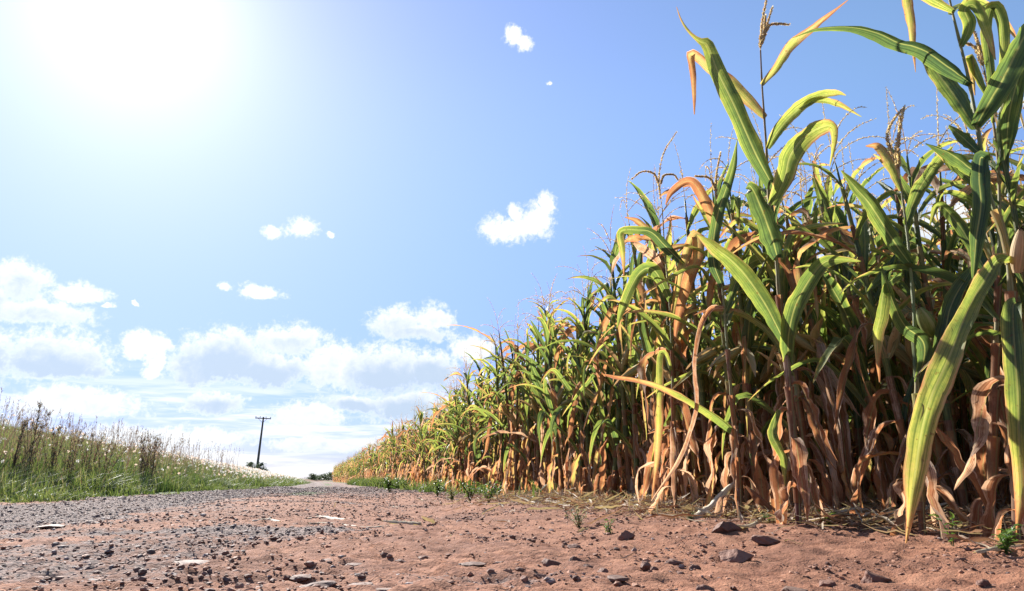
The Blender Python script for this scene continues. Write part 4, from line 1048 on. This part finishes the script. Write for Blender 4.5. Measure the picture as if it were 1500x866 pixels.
for a in [(848, 770, .12, 8, 1, "pale leafy weed at the soil edge between two brown rocks", .75), (892, 779, .075, 6, 2, "small bright weed beside the round brown rock", .25), (1397, 803, .12, 2, 3, "upright green seedling under the huge hanging leaf", .2),
          (1474, 812, .10, 9, 4, "low spreading green weed at the right frame edge", .2), (1215, 775, .09, 6, 5, "green weed among the straw below the tall tasselled plant", .3), (1130, 772, .07, 5, 6, "small weed sprouting by the fallen husks", .3),
          (716, 738, .22, 10, 7, "bushy green weed at the foot of the corn in mid field", .3), (688, 734, .26, 10, 8, "taller bushy weed left of the mid field weed", .3), (662, 736, .16, 9, 9, "low pale weed on the road edge by the corn", .6),
          (640, 729, .24, 9, 10, "green weed at the corn foot farther along the road", .25), (570, 721, .36, 12, 11, "dark green weed clump near the far corn", .15), (1010, 764, .06, 5, 12, "tiny weed at the butt of the leaning dry stalk", .4)]:
    leafy_weed(*a)


# ================================================================== stones, straw, fallen leaves
def ico(sub=0):
    t = (1 + 5 ** .5) / 2
    V = np.array([[-1, t, 0], [1, t, 0], [-1, -t, 0], [1, -t, 0], [0, -1, t], [0, 1, t], [0, -1, -t], [0, 1, -t], [t, 0, -1], [t, 0, 1], [-t, 0, -1], [-t, 0, 1]], float)
    T = [[0, 11, 5], [0, 5, 1], [0, 1, 7], [0, 7, 10], [0, 10, 11], [1, 5, 9], [5, 11, 4], [11, 10, 2], [10, 7, 6], [7, 1, 8], [3, 9, 4], [3, 4, 2], [3, 2, 6], [3, 6, 8], [3, 8, 9], [4, 9, 5], [2, 4, 11], [6, 2, 10], [8, 6, 7], [9, 8, 1]]
    V = norm(V)
    for _ in range(sub):
        mid = {}; V = list(V); N_ = []
        def mp(a, b):
            k_ = (min(a, b), max(a, b))
            if k_ not in mid: mid[k_] = len(V); v = V[a] + V[b]; V.append(v / np.linalg.norm(v))
            return mid[k_]
        for a, b, c in T:
            x, y, z = mp(a, b), mp(b, c), mp(c, a); N_ += [[a, x, z], [b, y, x], [c, z, y], [x, y, z]]
        T = N_; V = np.array(V)
    return np.asarray(V, float), np.asarray(T)

def build_gravel():
    rng = np.random.default_rng(5); n = 150000
    Y = np.exp(rng.uniform(math.log(1.15), math.log(26), n)); u = rng.random(n); X = leftedge(Y) - .1 + (front(Y) - leftedge(Y) + .15) * u
    gm = gravel_mask(X, Y); w = (X - leftedge(Y)) / (front(Y) - leftedge(Y))
    clod = sstep(.80, .97, w) * .8
    keep = rng.random(n) < np.clip(.12 + .6 * sstep(.48, .64, fbm(X * 1.7, Y * 2.2, 3, 91)) + .8 * gm + clod, 0, 1); X, Y, gm = X[keep], Y[keep], gm[keep]; n = len(X)
    r = np.minimum(np.exp(rng.normal(math.log(.0029), .55, n)), .0115) * (1 + Y / 11)
    V0, T0 = ico(0); k = len(V0)
    jit = 1 + rng.normal(0, .20, (n, k, 1)); sc = np.stack([rng.uniform(.8, 1.4, n), rng.uniform(.7, 1.2, n), rng.uniform(.35, .8, n)], -1)
    a = rng.random(n) * 6.28; V = V0[None] * jit * sc[:, None] * r[:, None, None]
    x = V[..., 0] * np.cos(a)[:, None] - V[..., 1] * np.sin(a)[:, None]; y = V[..., 0] * np.sin(a)[:, None] + V[..., 1] * np.cos(a)[:, None]
    z = V[..., 2] + (surf(X, Y) + r * .15)[:, None]
    V = np.stack([x + X[:, None], y + Y[:, None], z], -1)
    g = Geo(); T = (np.arange(n)[:, None, None] * k + T0[None])
    grey = rng.random(n) < np.clip(gm * .9, .06, .75)
    g.add(V[grey], None, T[:grey.sum()], np.repeat(rng.random(grey.sum()), k), None, 0)
    soilc = (~grey) & (rng.random(n) < .65); rest = (~grey) & (~soilc)
    g.add(V[rest], None, T[:rest.sum()], np.repeat(rng.random(rest.sum()), k), None, 1)
    g.add(V[soilc], None, T[:soilc.sum()], np.repeat(rng.random(soilc.sum()), k), None, 2)
    o = link("gravel", g.mesh("gravel", [M_GRAVEL, M_ROCK, M_CLOD], False)); tag(o, "loose grey gravel and red clods strewn over the dirt road", "gravel", None, 'stuff')

build_gravel()
ICO2 = ico(3)

def rock(px, py, wpx, flat, seed, label, mat=None, group="stones lying on the dirt road"):
    rng = np.random.default_rng(seed); p = gnd(px, py); d = np.linalg.norm(p - CAM); r = wpx * d / F / 2 * .86
    V, T = ICO2; V = V.copy()
    for q in range(15):    # cut facets so that it reads as broken stone
        nv = norm(rng.normal(0, 1, 3)[None])[0]; c = rng.uniform(.50, .86); h = V @ nv; V = V - np.maximum(h - c, 0)[:, None] * nv * .92
    o1 = rng.random(3) * 50; nz = fbm(V[:, 0] * 3 + o1[0] + V[:, 2] * 2, V[:, 1] * 3 + o1[1] - V[:, 2], 4, seed); V = V * (1 + .32 * (nz - .5))[:, None]
    V = V * np.array([1.05, rng.uniform(.75, 1.1), flat]) * r; V = V @ rotz(rng.random() * .8 - .4).T
    V[:, 2] += r * flat * .16
    g = Geo(); g.add(V, None, T, rng.uniform(.1, .8)); o = link("rock", g.mesh("rock", [mat or M_ROCK], False), None, (p[0], p[1], float(surf(p[0], p[1]))))
    tag(o, label, "rock", group)

ROCKS = [
    (776, 788, 15, .6, "small brown stone alone near the middle of the soil edge"), (840, 793, 28, .6, "pointed brown rock just below the pale leafy weed"), (917, 786, 26, .8, "round brown rock right of the small bright weed"),
    (963, 813, 14, .7, "small dark stone right of the round brown rock"), (808, 826, 34, .75, "large brown rock in the middle of a loose row of stones"), (845, 823, 26, .8, "round dark rock right of the large brown rock"),
    (851, 808, 12, .6, "little stone behind the round dark rock"), (866, 817, 16, .6, "little stone right of the round dark rock"), (861, 836, 22, .7, "dark rock in front of the round dark rock"),
    (883, 844, 17, .6, "small brown stone in front of the row of stones"), (944, 832, 22, .85, "left one of a touching pair of brown stones"), (957, 834, 16, .7, "right one of a touching pair of brown stones"),
    (993, 837, 20, .7, "brown stone right of the touching pair"), (1017, 829, 18, .7, "brown stone by the soil edge below the large boulder"), (988, 816, 30, .4, "flat pale stone left of the large boulder"),
    (1078, 815, 58, .55, "largest dark boulder, half buried at the field edge"), (1062, 783, 52, .55, "dark rock under the leaning dry stalk"), (1034, 866, 34, .6, "dark rock at the bottom frame edge below the boulder"),
    (719, 851, 15, .7, "lone little stone in the middle foreground"), (791, 851, 22, .5, "flat brown stone at the front of the row of stones"), (1277, 836, 44, .7, "large brown rock below the huge hanging leaf"),
    (1210, 844, 28, .6, "brown rock left of the large rock below the leaf"), (1252, 846, 24, .55, "grey stone beside the large rock below the leaf"), (1374, 860, 44, .5, "pale flat rock at the bottom right"),
    (1122, 796, 42, .5, "brown rock among the straw right of the boulder"), (188, 832, 15, .7, "dark stone in the left foreground gravel"), (203, 844, 18, .7, "darkest stone in the left foreground"), (286, 841, 14, .8, "upright little stone below the pale slab"),
    (458, 771, 12, .8, "little dark stone by the pale stalk on the road"), (330, 818, 12, .7, "little stone above the pale slab"), (1330, 852, 22, .6, "brown stone left of the pale flat rock"), (1440, 852, 20, .6, "brown stone at the lower right"),
    (620, 822, 18, .5, "brown stone in the middle of the road"), (588, 826, 20, .5, "flat brown stone left of the mid road stone"), (455, 836, 22, .5, "brown stone above the broken crust slabs"), (400, 842, 22, .45, "flat stone left of the broken crust slabs"),
]
for i, r_ in enumerate(ROCKS): rock(r_[0], r_[1], r_[2], r_[3], 200 + i, r_[4])
SLABS = [(72, 774, 44, .14, "pale slab sunk in the gravel at far left"), (278, 831, 62, .12, "wide pale slab in the left middle foreground"), (470, 862, 62, .22, "broken crust slab at the bottom centre left"), (530, 857, 55, .2, "broken crust slab at the bottom centre"),
         (440, 850, 40, .25, "small crust slab left of the others"), (575, 864, 60, .18, "crust slab at the bottom edge right of centre"), (520, 830, 36, .2, "thin crust slab behind the others"), (655, 818, 44, .16, "thin pale slab in mid road"), (690, 832, 48, .16, "flat slab right in mid road"),
         (735, 826, 40, .18, "flat slab left of the large brown rock"), (480, 826, 34, .2, "little crust plate near the road centre"), (905, 858, 44, .2, "pale plate at the bottom right of centre"), (1160, 858, 40, .2, "pale plate at the bottom, left of the brown rocks")]
for i, r_ in enumerate(SLABS): rock(r_[0], r_[1], r_[2], r_[3], 400 + i, r_[4], M_SLAB, "flat slabs in the road surface")

def debris(name, pts, wpx, label, cat, dry=0.3, curl=1.6, Y=None, lift=0.0, mat=None, wave=.2):
    """a fallen dry leaf, husk or stalk lying along photo points on the ground (or at depth Y where it leans)"""
    if Y is None:
        P = np.array([gnd(x, y) for x, y in pts]); P[:, 2] = surf(P[:, 0], P[:, 1]) + .006 + lift
    else: P = np.array([at(x, y, Y) for x, y in pts])
    O = P[0].copy(); n = 24; s = np.linspace(0, 1, n); Pc = catmull(P - O, n); d = np.linalg.norm(P.mean(0) - CAM)
    g = Geo(); T = norm(np.gradient(Pc, axis=0)); S = norm(np.cross(T, [0, 0.25, 1.0]))
    rel = np.interp(s, np.linspace(0, 1, len(np.atleast_1d(wpx))), np.atleast_1d(wpx)) * d / F / 2
    ribbon(g, Pc, S, rel + .0008, curl, wave, 2.3, RNG.random() * 6, 6, dry + .15 * np.sin(5 * s), 0)
    o = link(name, g.mesh(name, [mat or M_STRAW]), None, O); tag(o, label, cat, "fallen corn leaves and stalks")

debris("fallen_stalk", [(1004, 757), (1020, 750), (1042, 735), (1062, 714), (1085, 697)], [20, 20, 17, 14, 5], "thick pale dry stalk leaning out of the corn beside the boulder", "dry stalk", .35, 2.2, Y=4.55)
debris("fallen_leaf", [(1094, 711), (1118, 730), (1140, 748), (1162, 768)], [8, 18, 16, 4], "brown curled leaf sloping down from the corn to the straw", "dry leaf", .9, 1.5, Y=4.25)
debris("fallen_husk", [(1186, 758), (1205, 758), (1232, 764)], [10, 26, 6], "pale corn husk lying at the field edge", "corn husk", .3, 1.8, lift=.02)
debris("fallen_stalk", [(1205, 764), (1250, 770), (1310, 777)], [10, 10, 6], "dry stalk lying flat behind the pale husk", "dry stalk", .5, 2.6, lift=.015)
debris("fallen_leaf", [(1076, 783), (1100, 777), (1124, 766)], [6, 12, 3], "tan leaf lying over the straw right of the boulder", "dry leaf", .2, 1.6, lift=.02)
debris("fallen_stalk", [(452, 770), (480, 769), (522, 772)], [6, 7, 4], "pale stripped stalk lying on the middle of the road", "dry stalk", .4, 2.5)
debris("fallen_leaf", [(450, 761), (470, 760), (505, 763)], [4, 8, 4], "pale leaf scrap behind the stripped stalk", "dry leaf", .45, 1.2)
debris("fallen_husk", [(560, 769), (585, 768), (600, 766), (616, 765)], [3, 10, 18, 9], "yellow husk lying on the road past the stripped stalk", "corn husk", .1, 1.3, lift=.015)
debris("fallen_leaf", [(525, 772), (548, 772), (570, 771)], [4, 7, 2], "thin pale leaf between the stalk and the yellow husk", "dry leaf", .45, 1.5)
debris("fallen_stalk", [(660, 789), (680, 786), (702, 783)], [5, 5, 3], "short pale twig in the middle of the soil", "dry stalk", .4, 2.5)
debris("fallen_leaf", [(376, 771), (392, 769), (410, 770)], [4, 8, 3], "pale leaf scrap on the road left of the stripped stalk", "dry leaf", .4, 1.2)
debris("fallen_leaf", [(1430, 822), (1460, 812), (1498, 808)], [5, 10, 4], "tan leaf in the straw at the right frame edge", "dry leaf", .3, 1.4, lift=.02)
debris("fallen_leaf", [(1205, 752), (1232, 747), (1256, 742)], [4, 9, 2], "narrow bleached leaf over the straw by the husk", "dry leaf", .5, 1.5, Y=3.9)

def build_straw():
    rng = np.random.default_rng(9); g = Geo()
    n = 9600; s_ = 13 * rng.random(n) ** 1.6 + .2; off = rng.normal(-.06, .26, n) - .10 * (s_ < 5)
    off[9000:] = -np.abs(rng.normal(0, .8, 600)) - .2
    for s0, o_ in zip(s_, off):
        p, t, nr = along(s0); q = p + nr * o_
        a = rng.random() * 6.28; L = rng.uniform(.04, .24) * (1 if rng.random() < .75 else 2.0); m = 6; u = np.linspace(-.5, .5, m)
        P = np.stack([q[0] + u * L * math.cos(a) + rng.normal(0, .015) * u ** 2 * 4, q[1] + u * L * math.sin(a), np.zeros(m)], -1)
        P[:, 2] = surf(P[:, 0], P[:, 1]) + .004 + abs(rng.normal(0, .022)) + abs(rng.normal(0, .045)) * (u + .5) ** 2
        ribbon(g, P, np.tile(norm(np.array([[-math.sin(a), math.cos(a), rng.normal(0, .5)]])), (m, 1)), np.full(m, rng.uniform(.0012, .006) if rng.random() < .8 else rng.uniform(.006, .018)) * np.array([.4, .9, 1, 1, .8, .2]), rng.uniform(.3, 1.8), .2, 2, 0, 2, rng.random() ** .8, 0, crump=0)
    o = link("straw_litter", g.mesh("straw_litter", [M_STRAW])); tag(o, "dry straw and broken leaves littering the field edge", "straw", None, 'stuff')

build_straw()
